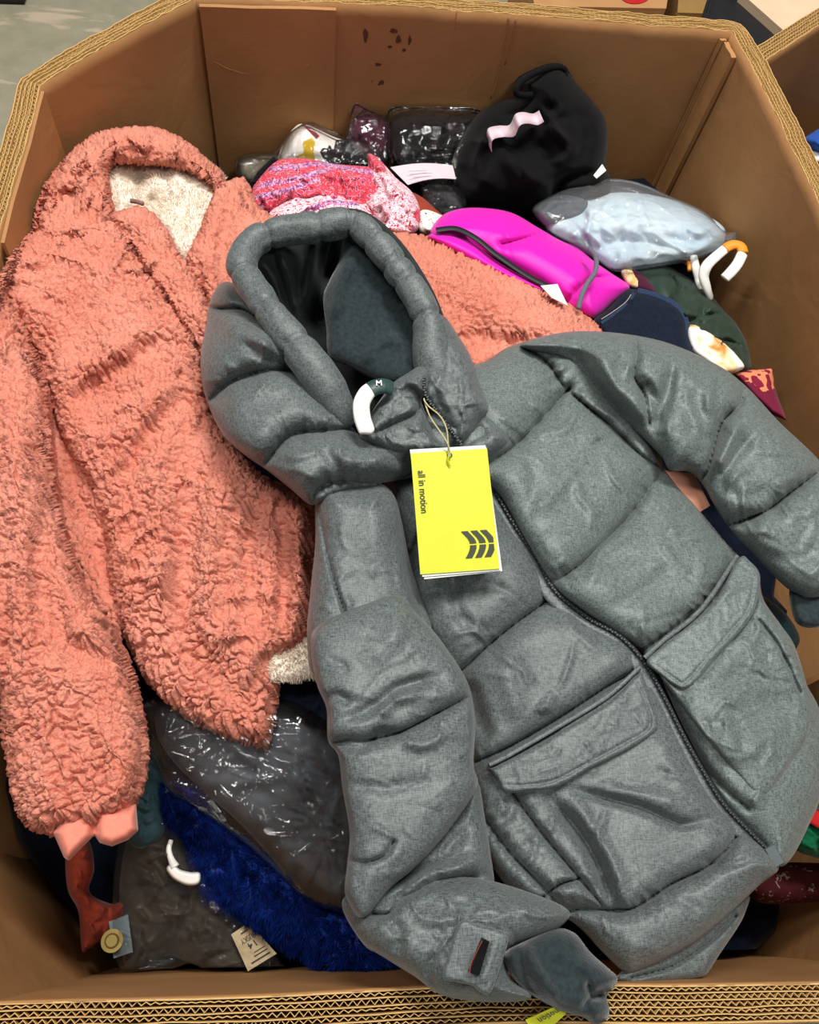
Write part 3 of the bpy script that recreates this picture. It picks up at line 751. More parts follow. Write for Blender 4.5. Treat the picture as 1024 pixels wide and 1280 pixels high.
piece('front_panel', pj, body_o, [(60, 320, .872), (0, 330, .88), (130, 480, .87), (200, 400, .876), (300, 600, .868), (330, 900, .82), (180, 800, .835), (380, 760, .845), (260, 450, .87), (100, 570, .862)],
      SHERPA, .038, 40, step=1.35, wr=.006, ws=70, clamp='xy',
      folds=[([(75, 475), (120, 450), (170, 415), (215, 400)], .010, 20), ([(95, 420), (140, 385), (200, 360)], .006, 22), ([(70, 520), (110, 490), (180, 440), (225, 425)], -.009, 13),
             ([(130, 560), (170, 520), (215, 470), (245, 420)], .008, 19), ([(150, 600), (185, 550), (232, 490)], -.010, 12), ([(215, 520), (190, 600), (200, 700), (190, 780)], .012, 20),
             ([(130, 640), (150, 700), (155, 760)], .008, 12), ([(285, 585), (262, 680), (265, 760), (300, 840)], .014, 18), ([(240, 590), (232, 680), (230, 780), (260, 860)], -.010, 15),
             ([(325, 620), (310, 700), (322, 780)], -.012, 12), ([(350, 620), (356, 700), (352, 790)], -.015, 9), ([(372, 640), (374, 720), (368, 800)], .010, 9), ([(305, 860), (318, 820), (345, 800)], .008, 10)],
      seams=[([(138, 262), (165, 310), (200, 362), (232, 410), (256, 450)], .72, 9)], **KS)
piece('placket', pj, [(135, 272), (150, 262), (172, 256), (196, 268), (212, 290), (226, 318), (240, 335), (258, 370), (270, 410), (262, 450), (240, 425), (212, 378), (185, 335), (160, 300)],
      [(160, 275, .89), (230, 380, .893), (255, 430, .885)], SHERPA, .026, 20, step=1.45, **KS)
piece('front_panel', pj, [(232, 330), (246, 292), (258, 262), (270, 236), (300, 220), (313, 232), (322, 255), (345, 272), (352, 300), (338, 380), (322, 520), (300, 520), (262, 440), (252, 390)],
      [(250, 330, .882), (290, 240, .872), (340, 290, .868), (300, 480, .865)], SHERPA, .030, 26, step=1.45,
      folds=[([(292, 235), (280, 290), (276, 350)], -.006, 7), ([(318, 262), (310, 320), (300, 380)], .006, 12), ([(245, 330), (262, 400), (272, 450)], -.012, 5)], **KS)
piece('sleeve', pj, [(-90, 330), (-40, 335), (0, 352), (22, 382), (42, 430), (56, 480), (62, 540), (68, 610), (85, 680), (104, 728), (135, 772), (152, 806), (167, 850), (182, 915), (181, 965),
      (168, 1002), (135, 1030), (95, 1042), (60, 1044), (32, 1034), (14, 1000), (2, 930), (-10, 860), (-70, 840)],
      [(0, 420, .885), (30, 600, .89), (80, 760, .885), (100, 960, .87), (-60, 600, .875), (150, 900, .875), (20, 1000, .868)], SHERPA, .052, 42, step=1.35, wr=.005, ws=80, clamp='xy',
      folds=[([(55, 640), (50, 720), (80, 800), (130, 830)], -.012, 16), ([(10, 500), (25, 620), (30, 720), (28, 860)], .010, 18), ([(80, 780), (60, 860), (55, 940)], .006, 20)],
      seams=[([(14, 378), (38, 415), (52, 465), (62, 520)], .55, 10)], **KS)
piece('cuff', pj, [(66, 1040), (80, 1072), (86, 1076), (118, 1044), (125, 1054), (140, 1058), (160, 1050), (173, 1038), (170, 1005), (120, 1010), (80, 1020)], .885, RIBP, .022, 12, step=2, sm=False,
      folds=[([(118, 1010), (118, 1044)], -.012, 6), ([(135, 1012), (168, 1008)], -.008, 6)], clamp=False)
hl = piece('hem_lining', pj, [(330, 800), (350, 818), (375, 806), (396, 795), (410, 820), (408, 842), (380, 850), (352, 852), (335, 850)], .845, CREAM, .015, 12, step=2.5)
fur('hem_pile', pj, hl, FURC, 3000, .005, .0005, 5)

# ================================================================== grey quilted jacket
gj = thing('puffer_jacket', 'grey heathered quilted puffer jacket with hood lying on top in front', 'jacket', (680, 760, .89))
# body : wearer's left front (viewer's right)
SA = [(590, 590), (613, 577), (640, 560), (671, 530), (700, 498), (712, 486)]
SB = [(688, 730), (725, 706), (760, 672), (790, 640), (812, 610), (830, 585)]
SCC = [(800, 818), (830, 795), (865, 768), (890, 742), (925, 694)]
piece('front_panel', gj, [(560, 470), (606, 452), (640, 432), (697, 420), (740, 440), (785, 500), (820, 548), (832, 586), (870, 632), (905, 675), (925, 696), (948, 715), (955, 750), (985, 795), (1006, 850), (1024, 885), (1036, 930),
      (1030, 985), (1012, 1030), (990, 1072), (972, 1082), (945, 1050), (905, 1008), (880, 960), (850, 900), (815, 828), (770, 792), (730, 765), (692, 732), (655, 672), (618, 612), (560, 560)],
      [(600, 480, .925), (700, 440, .90), (760, 600, .905), (900, 720, .895), (1020, 930, .875), (930, 1000, .905), (820, 830, .915), (700, 640, .915), (980, 1070, .895)],
      GREYL, .042, 46, step=2.0, RS=44, s0=.28, wr=.004, ws=55,
      seams=[SA, SB, (SCC, .35, 30), ([(654, 433), (685, 455), (708, 486), (760, 530), (800, 568), (830, 588)], .45, 22),
             ([(840, 905), (865, 945), (905, 985), (935, 1010)], .6, 14)],
      folds=[([(725, 575), (690, 620), (660, 640)], .004, 9), ([(655, 560), (668, 600), (660, 650)], -.003, 8), ([(850, 700), (800, 740), (760, 760)], -.004, 10), ([(870, 760), (880, 690), (860, 660)], .004, 10),
             ([(900, 850), (950, 850), (990, 870)], -.006, 12), ([(905, 880), (940, 930), (985, 900)], .005, 16), ([(740, 560), (770, 545), (790, 555)], -.004, 6)])
# body : wearer's right front
SD = [(560, 850), (582, 834), (606, 811), (645, 779), (684, 750), (694, 730)]
piece('front_panel', gj, [(480, 600), (520, 585), (590, 570), (620, 615), (656, 675), (692, 734), (730, 768), (790, 800), (806, 830), (840, 885), (868, 945), (900, 1004), (940, 1045), (974, 1082), (948, 1108), (905, 1148), (862, 1182),
      (800, 1214), (782, 1216), (755, 1192), (712, 1150), (640, 1115), (596, 1040), (588, 960), (575, 860), (520, 770), (500, 680)],
      [(520, 620, .905), (600, 700, .905), (700, 800, .90), (600, 900, .885), (620, 1020, .885), (780, 950, .90), (800, 1200, .905), (960, 1090, .915), (900, 1020, .91), (700, 1130, .90)],
      GREY, .040, 44, step=2.0, RS=38, s0=.28, wr=.004, ws=50,
      seams=[SD, ([(590, 955), (640, 932), (700, 897), (760, 858), (802, 836)], .4, 26),
             ([(700, 1142), (730, 1136), (770, 1138), (797, 1133), (840, 1105), (880, 1086), (903, 1068), (921, 1045), (927, 1030)], .25, 26),
             ([(596, 1000), (606, 1023), (640, 1068), (684, 1114), (706, 1140)], .4, 18), ([(641, 992), (680, 1044), (723, 1096), (760, 1140)], .5, 14),
             ([(676, 1125), (700, 1106), (726, 1098)], .5, 10),
             ([(510, 700), (535, 650), (560, 610)], .5, 20)],
      folds=[([(690, 1002), (720, 1035), (745, 1075), (768, 1135)], -.022, 8), ([(712, 992), (745, 1040), (770, 1085), (782, 1130)], .006, 8), ([(719, 988), (797, 1008), (849, 1030), (880, 1025)], -.012, 6),
             ([(735, 985), (800, 992), (860, 1010)], .007, 12), ([(830, 950), (860, 985), (905, 1020)], .004, 10), ([(880, 1075), (905, 1082), (940, 1075)], -.005, 6), ([(820, 1120), (850, 1125), (880, 1140)], -.003, 8),
             ([(620, 1030), (640, 1015), (628, 990)], -.006, 6), ([(585, 850), (600, 900), (612, 930)], -.010, 12), ([(640, 800), (635, 850), (650, 900)], .006, 16), ([(566, 700), (572, 760), (590, 800)], -.004, 8)])
# hem band in front is part of the fronts; turned-under back hem
piece('back_hem', gj, [(770, 1222), (800, 1200), (860, 1165), (905, 1135), (936, 1120), (932, 1140), (922, 1160), (899, 1194), (885, 1216), (872, 1224), (830, 1229), (790, 1231)],
      [(780, 1225, .90), (930, 1130, .86), (870, 1222, .88)], GREY, .018, 12, step=2., clamp=False, seams=[([(790, 1222), (840, 1208), (890, 1175), (920, 1145)], .4, 6)])
# zip
def strip(name, root, pts, z, wpx, mat, lift=0., th=.002):
    """a flat tape along a pixel path"""
    l = smooth(pts, False); t = np.gradient(l, axis=0); t /= np.linalg.norm(t, axis=1)[:, None]; n = np.stack([-t[:, 1], t[:, 0]], 1)
    zz = zfit(z, l) + lift; VV = []
    for s_, dz in ((-1, 0), (-.5, .0012), (.5, .0012), (1, 0)):
        p = l + n * s_ * wpx / 2; VV.append(W(p[:, 0], p[:, 1], zz + dz))
    for s_ in (-1, 1): p = l + n * s_ * wpx / 2; VV.append(W(p[:, 0], p[:, 1], zz - th))
    VV = np.stack(VV, 1); m = len(l); ii = np.arange(m * 6).reshape(m, 6)[:, [4, 0, 1, 2, 3, 5]]
    Q = np.stack([ii[:-1], ii[1:], np.roll(ii[1:], -1, 1), np.roll(ii[:-1], -1, 1)], -1).reshape(-1, 4)
    return mesh_obj(name, VV.reshape(-1, 3), Q, mat, root)
ZP = [(612, 600), (640, 650), (672, 700), (694, 738), (735, 772), (775, 795), (806, 828), (830, 870), (855, 920), (880, 965), (905, 1005), (940, 1042), (976, 1078)]
ZZ = [(612, 600, .932), (694, 738, .925), (806, 828, .932), (880, 965, .932), (976, 1078, .922)]
strip('zip_flap', gj, [(p[0] - 5, p[1] + 6) for p in ZP], ZZ, 17, GREY, .001, .012)
tape = strip('zip_tape', gj, ZP, ZZ, 5, FLEECE2, .004, .01)
def teeth(name, root, pts, z, lift, n, wpx=3.2):
    l = smooth(pts, False, 12); L = np.r_[0, np.cumsum(np.hypot(*np.diff(l, axis=0).T))]
    VV = []; Fc = []
    for k in range(n):
        s_ = L[-1] * (k + .5) / n; p = np.array([np.interp(s_, L, l[:, 0]), np.interp(s_, L, l[:, 1])])
        q = np.array([np.interp(min(s_ + 1, L[-1]), L, l[:, 0]), np.interp(min(s_ + 1, L[-1]), L, l[:, 1])]) - p
        q /= np.linalg.norm(q) + 1e-9; nn = np.array([-q[1], q[0]]); z0 = zfit(z, p[None])[0] + lift
        hl = L[-1] / n * .3; b = len(VV)
        for dz in (0, .0016):
            for a_, c_ in ((-1, -1), (1, -1), (1, 1), (-1, 1)):
                w_ = p + q * hl * a_ + nn * wpx * .5 * c_ + nn * (.6 if k % 2 else -.6); VV.append(W(w_[0], w_[1], z0 + dz))
        Fc += [tuple(b + i for i in f) for f in ((4, 5, 6, 7), (0, 1, 5, 4), (1, 2, 6, 5), (2, 3, 7, 6), (3, 0, 4, 7))]
    return mesh_obj(name, VV, Fc, cloth('zip_teeth_' + root.name, '353b3c', .05, 60, .5, .4), root, smooth_=False)
teeth('zip_teeth', gj, ZP, ZZ, .005, 170, 2.4)
slab('zip_stop', gj, [(957, 1062), (968, 1056), (980, 1078), (970, 1084)], .932, .006, cloth('zip_stop_grey', '5a6364', .05))
# pocket flaps with stitched double edge
def flap(name, outline, z, mat, inner_, T=.010, lift=0, **k):
    o = piece(name, gj, outline, z, mat, T, 7, step=1.5, sm=True, under=.9, folds=[(inner_, -.0028, 2.0)], wr=.001, ws=30, edge=lift, lip=.4, **k)
    return o
flap('pocket_flap', [(608, 956), (614, 960), (640, 948), (700, 915), (760, 878), (798, 842), (806, 850), (816, 880), (823, 902), (820, 914), (790, 935), (740, 960), (697, 984), (660, 989), (632, 990), (622, 975)],
     [(615, 965, .928), (700, 940, .940), (800, 860, .944), (720, 970, .938), (815, 905, .940)], GREY, [(634, 972), (634, 981), (660, 981), (694, 975), (738, 952), (786, 926), (812, 908), (808, 880), (796, 852)])
strip('flap_seam', gj, [(612, 956), (640, 942), (700, 907), (760, 870), (800, 834)], [(612, 956, .928), (700, 907, .938), (800, 834, .944)], 6, GREY, 0, .012)
flap('pocket_flap', [(808, 826), (830, 806), (865, 778), (895, 750), (924, 698), (938, 702), (950, 718), (948, 742), (942, 765), (925, 790), (895, 822), (872, 850), (858, 860), (845, 858), (828, 846)],
     [(812, 828, .938), (900, 720, .938), (940, 710, .932), (870, 840, .945), (930, 780, .94)], GREYL, [(818, 830), (846, 850), (857, 852), (890, 816), (918, 784), (935, 762), (941, 740), (942, 720), (928, 706)])
strip('flap_seam', gj, [(806, 822), (830, 800), (866, 772), (890, 744), (922, 694)], [(808, 822, .945), (870, 770, .943), (920, 694, .935)], 6, GREY, 0, .012)
# pocket bags (patch pockets)
piece('patch_pocket', gj, [(822, 838), (858, 858), (900, 815), (935, 772), (950, 745), (965, 770), (990, 800), (1006, 845), (1014, 890), (1008, 925), (988, 955), (968, 985), (955, 996), (942, 992), (915, 962), (885, 925), (850, 880)],
      [(850, 860, .930), (950, 780, .920), (1000, 870, .905), (955, 985, .93), (900, 900, .937)], GREYL, .020, 24, step=1.8, lip=.35, wr=.003, ws=40,
      seams=[([(949, 775), (975, 810), (1000, 865)], .6, 6)], folds=[([(860, 890), (905, 905), (960, 880), (1000, 880)], -.006, 14), ([(900, 850), (950, 845), (990, 850)], -.005, 9), ([(890, 930), (930, 940), (985, 900)], .005, 16)])
# hood -------------------------------------------------------------
piece('hood_shell', gj, [(285, 352), (264, 372), (257, 410), (251, 440), (252, 474), (262, 510), (280, 545), (305, 568), (334, 588), (362, 610), (386, 630), (400, 628), (440, 612), (500, 600), (560, 590), (612, 575),
      (640, 545), (600, 500), (520, 510), (460, 545), (430, 520), (380, 450), (330, 380)],
      [(262, 400, .915), (270, 500, .93), (330, 570, .955), (400, 600, .955), (330, 430, .965), (430, 540, .965), (520, 560, .925), (600, 530, .93)], GREY, .055, 42, step=2., RS=34, s0=.42, wr=.003, ws=42,
      seams=[([(262, 384), (275, 386), (300, 386), (320, 396)], .5, 18), ([(262, 500), (279, 484), (300, 472), (340, 462), (385, 466)], .35, 30), ([(318, 590), (335, 575), (361, 545), (400, 538), (450, 536)], .3, 32),
             ([(388, 640), (396, 614), (424, 602), (474, 606), (513, 592), (560, 566), (600, 540)], .35, 30)],
      folds=[([(300, 425), (340, 450), (390, 470)], -.010, 8), ([(470, 545), (500, 575), (540, 580)], -.006, 9), ([(400, 545), (410, 570), (430, 590)], -.004, 7), ([(495, 545), (530, 560), (575, 555)], .006, 8), ([(280, 400), (300, 420), (340, 430)], .006, 10)])
# lining bowl
def bowl(P, h):
    d = np.hypot((P[:, 0] - 420) / 95, (P[:, 1] - 400) / 120)
    return -.0 * d
piece('hood_lining', gj, [(300, 330), (330, 288), (390, 268), (450, 262), (500, 300), (545, 370), (560, 430), (545, 490), (500, 510), (450, 535), (420, 520), (370, 450), (320, 390)],
      [(320, 330, .985), (390, 280, .985), (450, 275, .99), (520, 350, .98), (550, 440, .975), (430, 500, .875), (400, 400, .865), (420, 450, .865), (480, 500, .90), (360, 410, .91), (470, 340, .94), (350, 330, .965), (412, 340, .90)],
      FLEECE2, .004, 10, step=2., clamp=False,
      folds=[([(345, 300), (362, 350), (372, 400)], .014, 6), ([(392, 285), (388, 330), (378, 390)], .014, 7), ([(425, 290), (415, 340), (402, 400)], -.03, 7), ([(325, 320), (345, 360), (360, 410)], .010, 6)])
piece('lining_fleece', gj, [(432, 290), (448, 300), (470, 305), (500, 330), (530, 372), (545, 430), (535, 470), (505, 482), (470, 475), (440, 460), (412, 445), (408, 410), (404, 372), (412, 350), (424, 325)],
      [(435, 300, .985), (410, 370, .955), (412, 440, .94), (500, 470, .955), (530, 400, .97), (470, 400, .955)], FLEECE, .014, 22, step=2., clamp=False,
      folds=[([(440, 320), (425, 360), (418, 400)], .007, 9), ([(455, 455), (480, 425), (510, 430)], .006, 9), ([(500, 340), (495, 400), (520, 440)], -.004, 12)])
tube('hood_rim', gj, [(436, 533, .972, .010), (421, 505, .985, .018), (398, 468, 1.0, .0195), (365, 426, 1.005, .018), (335, 386, 1.005, .0165), (309, 348, 1.0, .0165), (303, 326, 1.0, .0165), (318, 302, 1.0, .016), (350, 290, 1.003, .0165), (396, 284, 1.01, .0168),
     (440, 278, 1.015, .0165), (466, 298, 1.015, .0165), (495, 334, 1.01, .0165), (523, 374, 1.005, .0165), (537, 410, .997, .018), (541, 450, .985, .021), (556, 492, .972, .020), (570, 520, .965, .008)],
     GREY, 30, 14, pinch=[(431, 521), (372, 435), (340, 392), (308, 345), (334, 294), (397, 284), (441, 279), (452, 285), (475, 310), (499, 340), (513, 356), (531, 399), (541, 466)], pw=.009, pd=.20, wrk=.07)
piece('collar', gj, [(540, 395), (556, 396), (572, 418), (588, 445), (600, 480), (611, 508), (606, 520), (578, 554), (560, 535), (540, 508), (528, 495), (530, 460), (545, 440)],
      [(550, 400, .975), (610, 510, .965), (578, 552, .96), (532, 480, .975)], GREY, .030, 22, step=1.8, wr=.003, ws=30, clamp=False, folds=[([(548, 470), (545, 495), (560, 520)], -.006, 6), ([(536, 440), (550, 452), (552, 470)], -.006, 5)])
piece('chin_guard', gj, [(450, 545), (462, 520), (475, 500), (492, 478), (510, 466), (524, 458), (534, 462), (537, 474), (533, 490), (527, 500), (534, 520), (545, 545), (560, 560), (520, 570), (480, 565)],
      [(470, 520, .975), (520, 480, .985), (540, 540, .975), (480, 560, .97)], GREY, .028, 18, step=1.6, clamp=False, wr=.003, ws=25,
      seams=[([(470, 540), (495, 528), (520, 516), (528, 500)], .5, 12)], folds=[([(498, 492), (514, 486), (524, 500)], -.008, 5), ([(505, 478), (520, 480), (530, 494)], .005, 5)])
strip('collar_zip', gj, [(530, 470), (532, 492), (545, 512), (560, 532), (578, 556)], [(530, 470, 1.008), (578, 556, .985)], 4, BLACK2, .001)
teeth('zip_teeth', gj, [(530, 470), (532, 492), (545, 512), (560, 532), (578, 556)], [(530, 470, 1.008), (578, 556, .985)], .0025, 32, 3)
tube('snap_button', gj, [(461, 512, .998, .001), (463, 504, 1.003, .0045), (465, 496, 1.003, .001)], FLEECE2, 8, 4)
# wearer's left sleeve (viewer's right) -----------------------------
piece('sleeve', gj, [(650, 432), (700, 416), (760, 415), (830, 427), (893, 454), (932, 482), (975, 528), (1024, 575), (1075, 640), (1080, 715), (1040, 742), (1010, 748), (985, 736), (960, 712), (940, 690), (918, 668), (898, 640), (880, 608), (862, 590),
      (838, 588), (826, 570), (800, 545), (765, 515), (730, 475), (705, 450)],
      [(720, 430, .92), (800, 450, .925), (820, 540, .92), (900, 520, .915), (960, 620, .905), (1040, 680, .895), (900, 620, .905)], GREYL, .052, 44, step=2., RS=34, s0=.30, wr=.003, ws=48,
      seams=[([(793, 415), (797, 445), (793, 470), (806, 495), (812, 530)], .55, 16), ([(932, 482), (925, 505), (905, 525), (895, 550), (884, 590), (870, 605)], .40, 24), ([(1026, 588), (990, 615), (955, 640), (905, 658)], .25, 32)],
      folds=[([(712, 425), (735, 470), (775, 515), (815, 550)], -.018, 14), ([(745, 430), (760, 470), (790, 505), (815, 540)], .010, 14), ([(800, 470), (818, 500), (822, 540)], -.012, 8), ([(843, 455), (832, 500), (820, 545)], -.014, 9),
             ([(925, 520), (908, 560), (893, 590)], .012, 9), ([(940, 545), (915, 575), (895, 605)], -.008, 7), ([(870, 500), (880, 550), (866, 580)], -.004, 10), ([(780, 440), (776, 470), (790, 490)], -.008, 8), ([(890, 600), (930, 620), (960, 610)], -.005, 10), ([(950, 690), (985, 700), (1024, 690)], -.004, 10)])
piece('cuff', gj, [(988, 735), (1010, 742), (1040, 735), (1046, 770), (1024, 784), (1000, 782), (990, 765)], .885, FLEECE, .02, 12, step=2.5)
# wearer's right sleeve (viewer's left) ------------------------------
piece('upper_sleeve', gj, [(397, 612), (430, 602), (470, 602), (492, 618), (502, 650), (512, 700), (524, 740), (540, 800), (500, 850), (400, 850), (384, 800), (388, 740), (394, 680)],
      [(400, 640, .94), (480, 640, .948), (400, 780, .935), (520, 760, .925)], GREY, .048, 40, step=1.9, wr=.003, ws=45, RS=26,
      seams=[([(399, 640), (406, 680), (416, 720), (432, 768)], .8, 6), ([(395, 604), (430, 610), (480, 606), (496, 622)], .5, 16)], folds=[([(510, 700), (522, 740), (528, 790)], -.012, 7), ([(440, 620), (470, 616), (490, 640)], -.006, 7)])
piece('lower_sleeve', gj, [(388, 806), (396, 782), (425, 765), (460, 752), (498, 742), (520, 765), (545, 792), (572, 830), (588, 862), (594, 905), (592, 955), (596, 985), (560, 1040), (520, 1085), (490, 1110), (455, 1150), (432, 1120), (434, 1080), (437, 1040), (428, 985), (423, 945),
      (410, 925), (408, 885), (396, 855)],
      [(400, 800, .955), (500, 760, .955), (560, 850, .955), (430, 900, .96), (560, 960, .955), (450, 1060, .955), (450, 1140, .95)], GREY, .055, 46, step=1.9, RS=34, s0=.42, wr=.002, ws=46, lip=.55,
      seams=[([(408, 932), (430, 925), (460, 925), (500, 915), (540, 895), (594, 866)], .62, 22), ([(432, 1072), (455, 1078), (480, 1070), (492, 1052)], .85, 12)],
      folds=[([(410, 925), (450, 935), (475, 915), (505, 920)], -.010, 6), ([(430, 900), (475, 880), (500, 860), (550, 845)], -.010, 8), ([(470, 900), (490, 875), (530, 868)], .008, 8), ([(400, 880), (420, 870), (440, 880)], -.007, 7),
             ([(500, 925), (530, 930), (560, 915)], .006, 8), ([(430, 980), (480, 985), (540, 975)], -.004, 9), ([(505, 760), (490, 800), (450, 830)], .004, 14)])
piece('sleeve_fold', gj, [(596, 975), (606, 1020), (613, 1065), (618, 1105), (610, 1125), (560, 1130), (500, 1150), (470, 1190), (440, 1160), (428, 1125), (460, 1110), (500, 1090), (540, 1050), (575, 1005)],
      [(590, 1000, .93), (600, 1100, .93), (450, 1140, .935), (520, 1100, .94)], GREY, .038, 26, step=1.9, RS=20, wr=.002, ws=34,
      folds=[([(600, 1072), (570, 1085), (530, 1095), (500, 1125)], .014, 9), ([(605, 1095), (570, 1102), (540, 1110)], -.016, 7), ([(590, 1030), (550, 1070), (500, 1105)], -.008, 9), ([(612, 1112), (570, 1115), (530, 1125)], .006, 7)])
piece('forearm_sleeve', gj, [(455, 1135), (480, 1112), (510, 1098), (560, 1094), (600, 1098), (640, 1108), (680, 1122), (706, 1134), (712, 1146), (690, 1165), (640, 1185), (632, 1200), (640, 1225), (662, 1240), (660, 1250), (620, 1253), (580, 1250), (548, 1242),
      (520, 1222), (485, 1200), (455, 1180), (443, 1158)],
      [(460, 1150, .95), (560, 1110, .955), (700, 1140, .965), (640, 1245, .98), (550, 1230, .972), (500, 1170, .965), (600, 1170, .975)], GREY, .048, 38, step=1.8, wr=.003, ws=34, RS=26, clamp=False,
      seams=[([(450, 1140), (485, 1142), (500, 1122), (520, 1110)], .55, 16)],
      folds=[([(480, 1130), (530, 1108), (580, 1104)], -.008, 7), ([(490, 1150), (500, 1170), (495, 1195)], -.008, 8), ([(520, 1140), (545, 1150), (590, 1142)], .006, 10), ([(545, 1190), (535, 1215), (545, 1235)], -.007, 6), ([(600, 1160), (640, 1140), (690, 1135)], .005, 9)])
piece('fleece_cuff', gj, [(630, 1192), (655, 1176), (690, 1160), (718, 1166), (738, 1190), (758, 1208), (772, 1222), (766, 1236), (758, 1243), (762, 1262), (758, 1275), (742, 1280), (730, 1272), (705, 1265), (690, 1258), (668, 1246), (650, 1232), (636, 1215)],
      [(640, 1200, .985), (710, 1170, .965), (760, 1230, .965), (740, 1275, .965), (680, 1240, .975)], FLEECE, .034, 22, step=1.8, clamp=False,
      folds=[([(658, 1178), (668, 1205), (690, 1240), (700, 1262)], .008, 7), ([(648, 1190), (655, 1220), (672, 1244)], -.008, 6), ([(735, 1225), (740, 1245), (756, 1240)], -.012, 5), ([(730, 1262), (740, 1248), (757, 1246)], -.010, 5), ([(680, 1180), (715, 1200), (750, 1215)], .004, 9)])
tab = piece('wrist_tab', gj, [(578, 1150), (600, 1156), (630, 1164), (636, 1172), (630, 1195), (620, 1225), (611, 1243), (600, 1240), (590, 1232), (572, 1228), (553, 1222), (560, 1195), (568, 1168)],
      [(580, 1152, 1.034), (630, 1168, 1.034), (610, 1238, 1.032), (556, 1220, 1.028)], GREY, .008, 6, step=1.5, clamp=False, folds=[([(600, 1232), (612, 1205), (622, 1172)], .004, 7)], lip=.4)
slab('hook_patch', tab, [(604, 1173), (612, 1177), (599, 1220), (587, 1216)], [1.049, 1.049, 1.047, 1.047], .008, BLACK)
strip('hook_edge', tab, [(603, 1176), (596, 1190), (589, 1205), (587, 1217)], [(603, 1176, 1.0495), (587, 1217, 1.0475)], 1.2, RUST)
# price tag ring string
tube('tag_string', gj, [(530, 498, 1.022, .0008), (534, 512, 1.022, .0008), (540, 525, 1.018, .0008), (554, 545, 1.014, .0008), (561, 558, 1.010, .0008), (563, 572, 1.004, .0008)], STRING, 5, 5)
tube('tag_string', gj, [(530, 500, 1.024, .0008), (536, 508, 1.024, .0008), (550, 520, 1.02, .0008), (558, 535, 1.016, .0008), (560, 552, 1.010, .0008), (561, 572, 1.004, .0008)], STRING, 5, 5)

# hanging card tag: own thing tied to the jacket
tg = thing('hang_tag', 'bright lime yellow card tag hanging on the grey puffer jacket', 'tag', (570, 640, .975))
zt = [1.002, 1.004, .980, .978]
slab('backing_card', tg, [(512.5, 562), (607, 556.5), (628, 714), (530.5, 724)], [z - .0035 for z in zt], .0008, PAPERW)
slab('front_card', tg, [(513.5, 566.5), (609, 560.5), (624.5, 711), (525.5, 718)], zt, .0009, YELLOW)
slab('back_page', tg, [(514, 565), (608, 559), (626, 713), (528, 721)], [z - .0018 for z in zt], .0006, PAPERW)
Zs = np.array([(513.5, 566.5), (609, 560.5), (624.5, 711), (525.5, 718)])
def on(quad, box):                       # sub-rectangle of a quad, s/t in 0..1: (s0,t0,s1,t1) -> four pixel corners
    q = np.array(quad); out = []
    for s_, t_ in ((box[0], box[1]), (box[2], box[1]), (box[2], box[3]), (box[0], box[3])):
        out.append((1 - s_) * (1 - t_) * q[0] + s_ * (1 - t_) * q[1] + s_ * t_ * q[2] + (1 - s_) * t_ * q[3])
    return out
def zon(z, box): 
    z = np.array(z); return [(1 - s_) * (1 - t_) * z[0] + s_ * (1 - t_) * z[1] + s_ * t_ * z[2] + (1 - s_) * t_ * z[3] for s_, t_ in ((box[0], box[1]), (box[2], box[1]), (box[2], box[3]), (box[0], box[3]))]
bx_ = (.07, .15, .165, .50)
q4 = on(Zs, bx_); z4 = zon(zt, bx_)
textmesh('lettering', tg, 'all in motion', [q4[1], q4[2], q4[3], q4[0]], [z4[1], z4[2], z4[3], z4[0]], INK, thick=.012)
bx_ = (.56, .67, .96, .90); q4 = on(Zs, bx_); z4 = zon(zt, bx_)
VV = []; FF = []
for k in range(3):                       # three stacked curved chevrons
    for half in (0, 1):
        b = len(VV); m = 8
        for j in range(m + 1):
            t_ = j / m
            x = .30 * k + .24 * (t_ ** 1.0 if 0 else math.sin(t_ * math.pi / 2) ** 1.2)
            y = 1 - .47 * t_
            if half: y = t_ * .47; x = .30 * k + .06 + .18 * math.sin(t_ * math.pi / 2)
            VV += [(x, y * .98 + .01), (min(1, x + .21), y * .98 + .01)]
        for j in range(m): FF.append((b + 2 * j, b + 2 * j + 1, b + 2 * j + 3, b + 2 * j + 2))
flatpoly('emblem', tg, np.array(VV), FF, q4, z4, INK)
ring = [(.5 + .5 * math.cos(a * math.pi / 8), .5 + .5 * math.sin(a * math.pi / 8)) for a in range(16)]
bx_ = (.47, .02, .54, .06); flatpoly('hole', tg, np.array(ring), [tuple(range(16))], on(Zs, bx_), zon(zt, bx_), INK)
tube('knot', tg, [(562, 568, 1.005, .0009), (560, 576, 1.004, .001), (563, 583, 1.002, .0006)], cloth('lime_knot', 'b9c416'), 6, 4)

# hanger hook in the collar
hk = thing('clothes_hanger', 'white hanger hook with dark green size band in the grey hood opening', 'hanger', (460, 505, .99))
tube('hook', hk, [(459.5, 543, 1.011, .002), (459.3, 541, 1.0115, .0065), (458, 537, 1.012, .0083), (453, 522, 1.014, .0085), (452, 505, 1.015, .0085), (458, 492, 1.016, .0085), (464, 487, 1.016, .0085)], WHITE, 12, 8, flat=.55)
tube('size_band', hk, [(463, 487.5, 1.0165, .0088), (470, 484, 1.017, .0088), (480, 482.5, 1.016, .0088), (490, 486, 1.013, .0080)], cloth('size_band_green', '2c4643', .04, 60, .4, .4), 12, 8, flat=.55)
textmesh('size_letter', hk, 'M', [(470, 476), (477, 475.5), (477.5, 482), (470.5, 482.5)], 1.0225, WHITE, thick=.02)

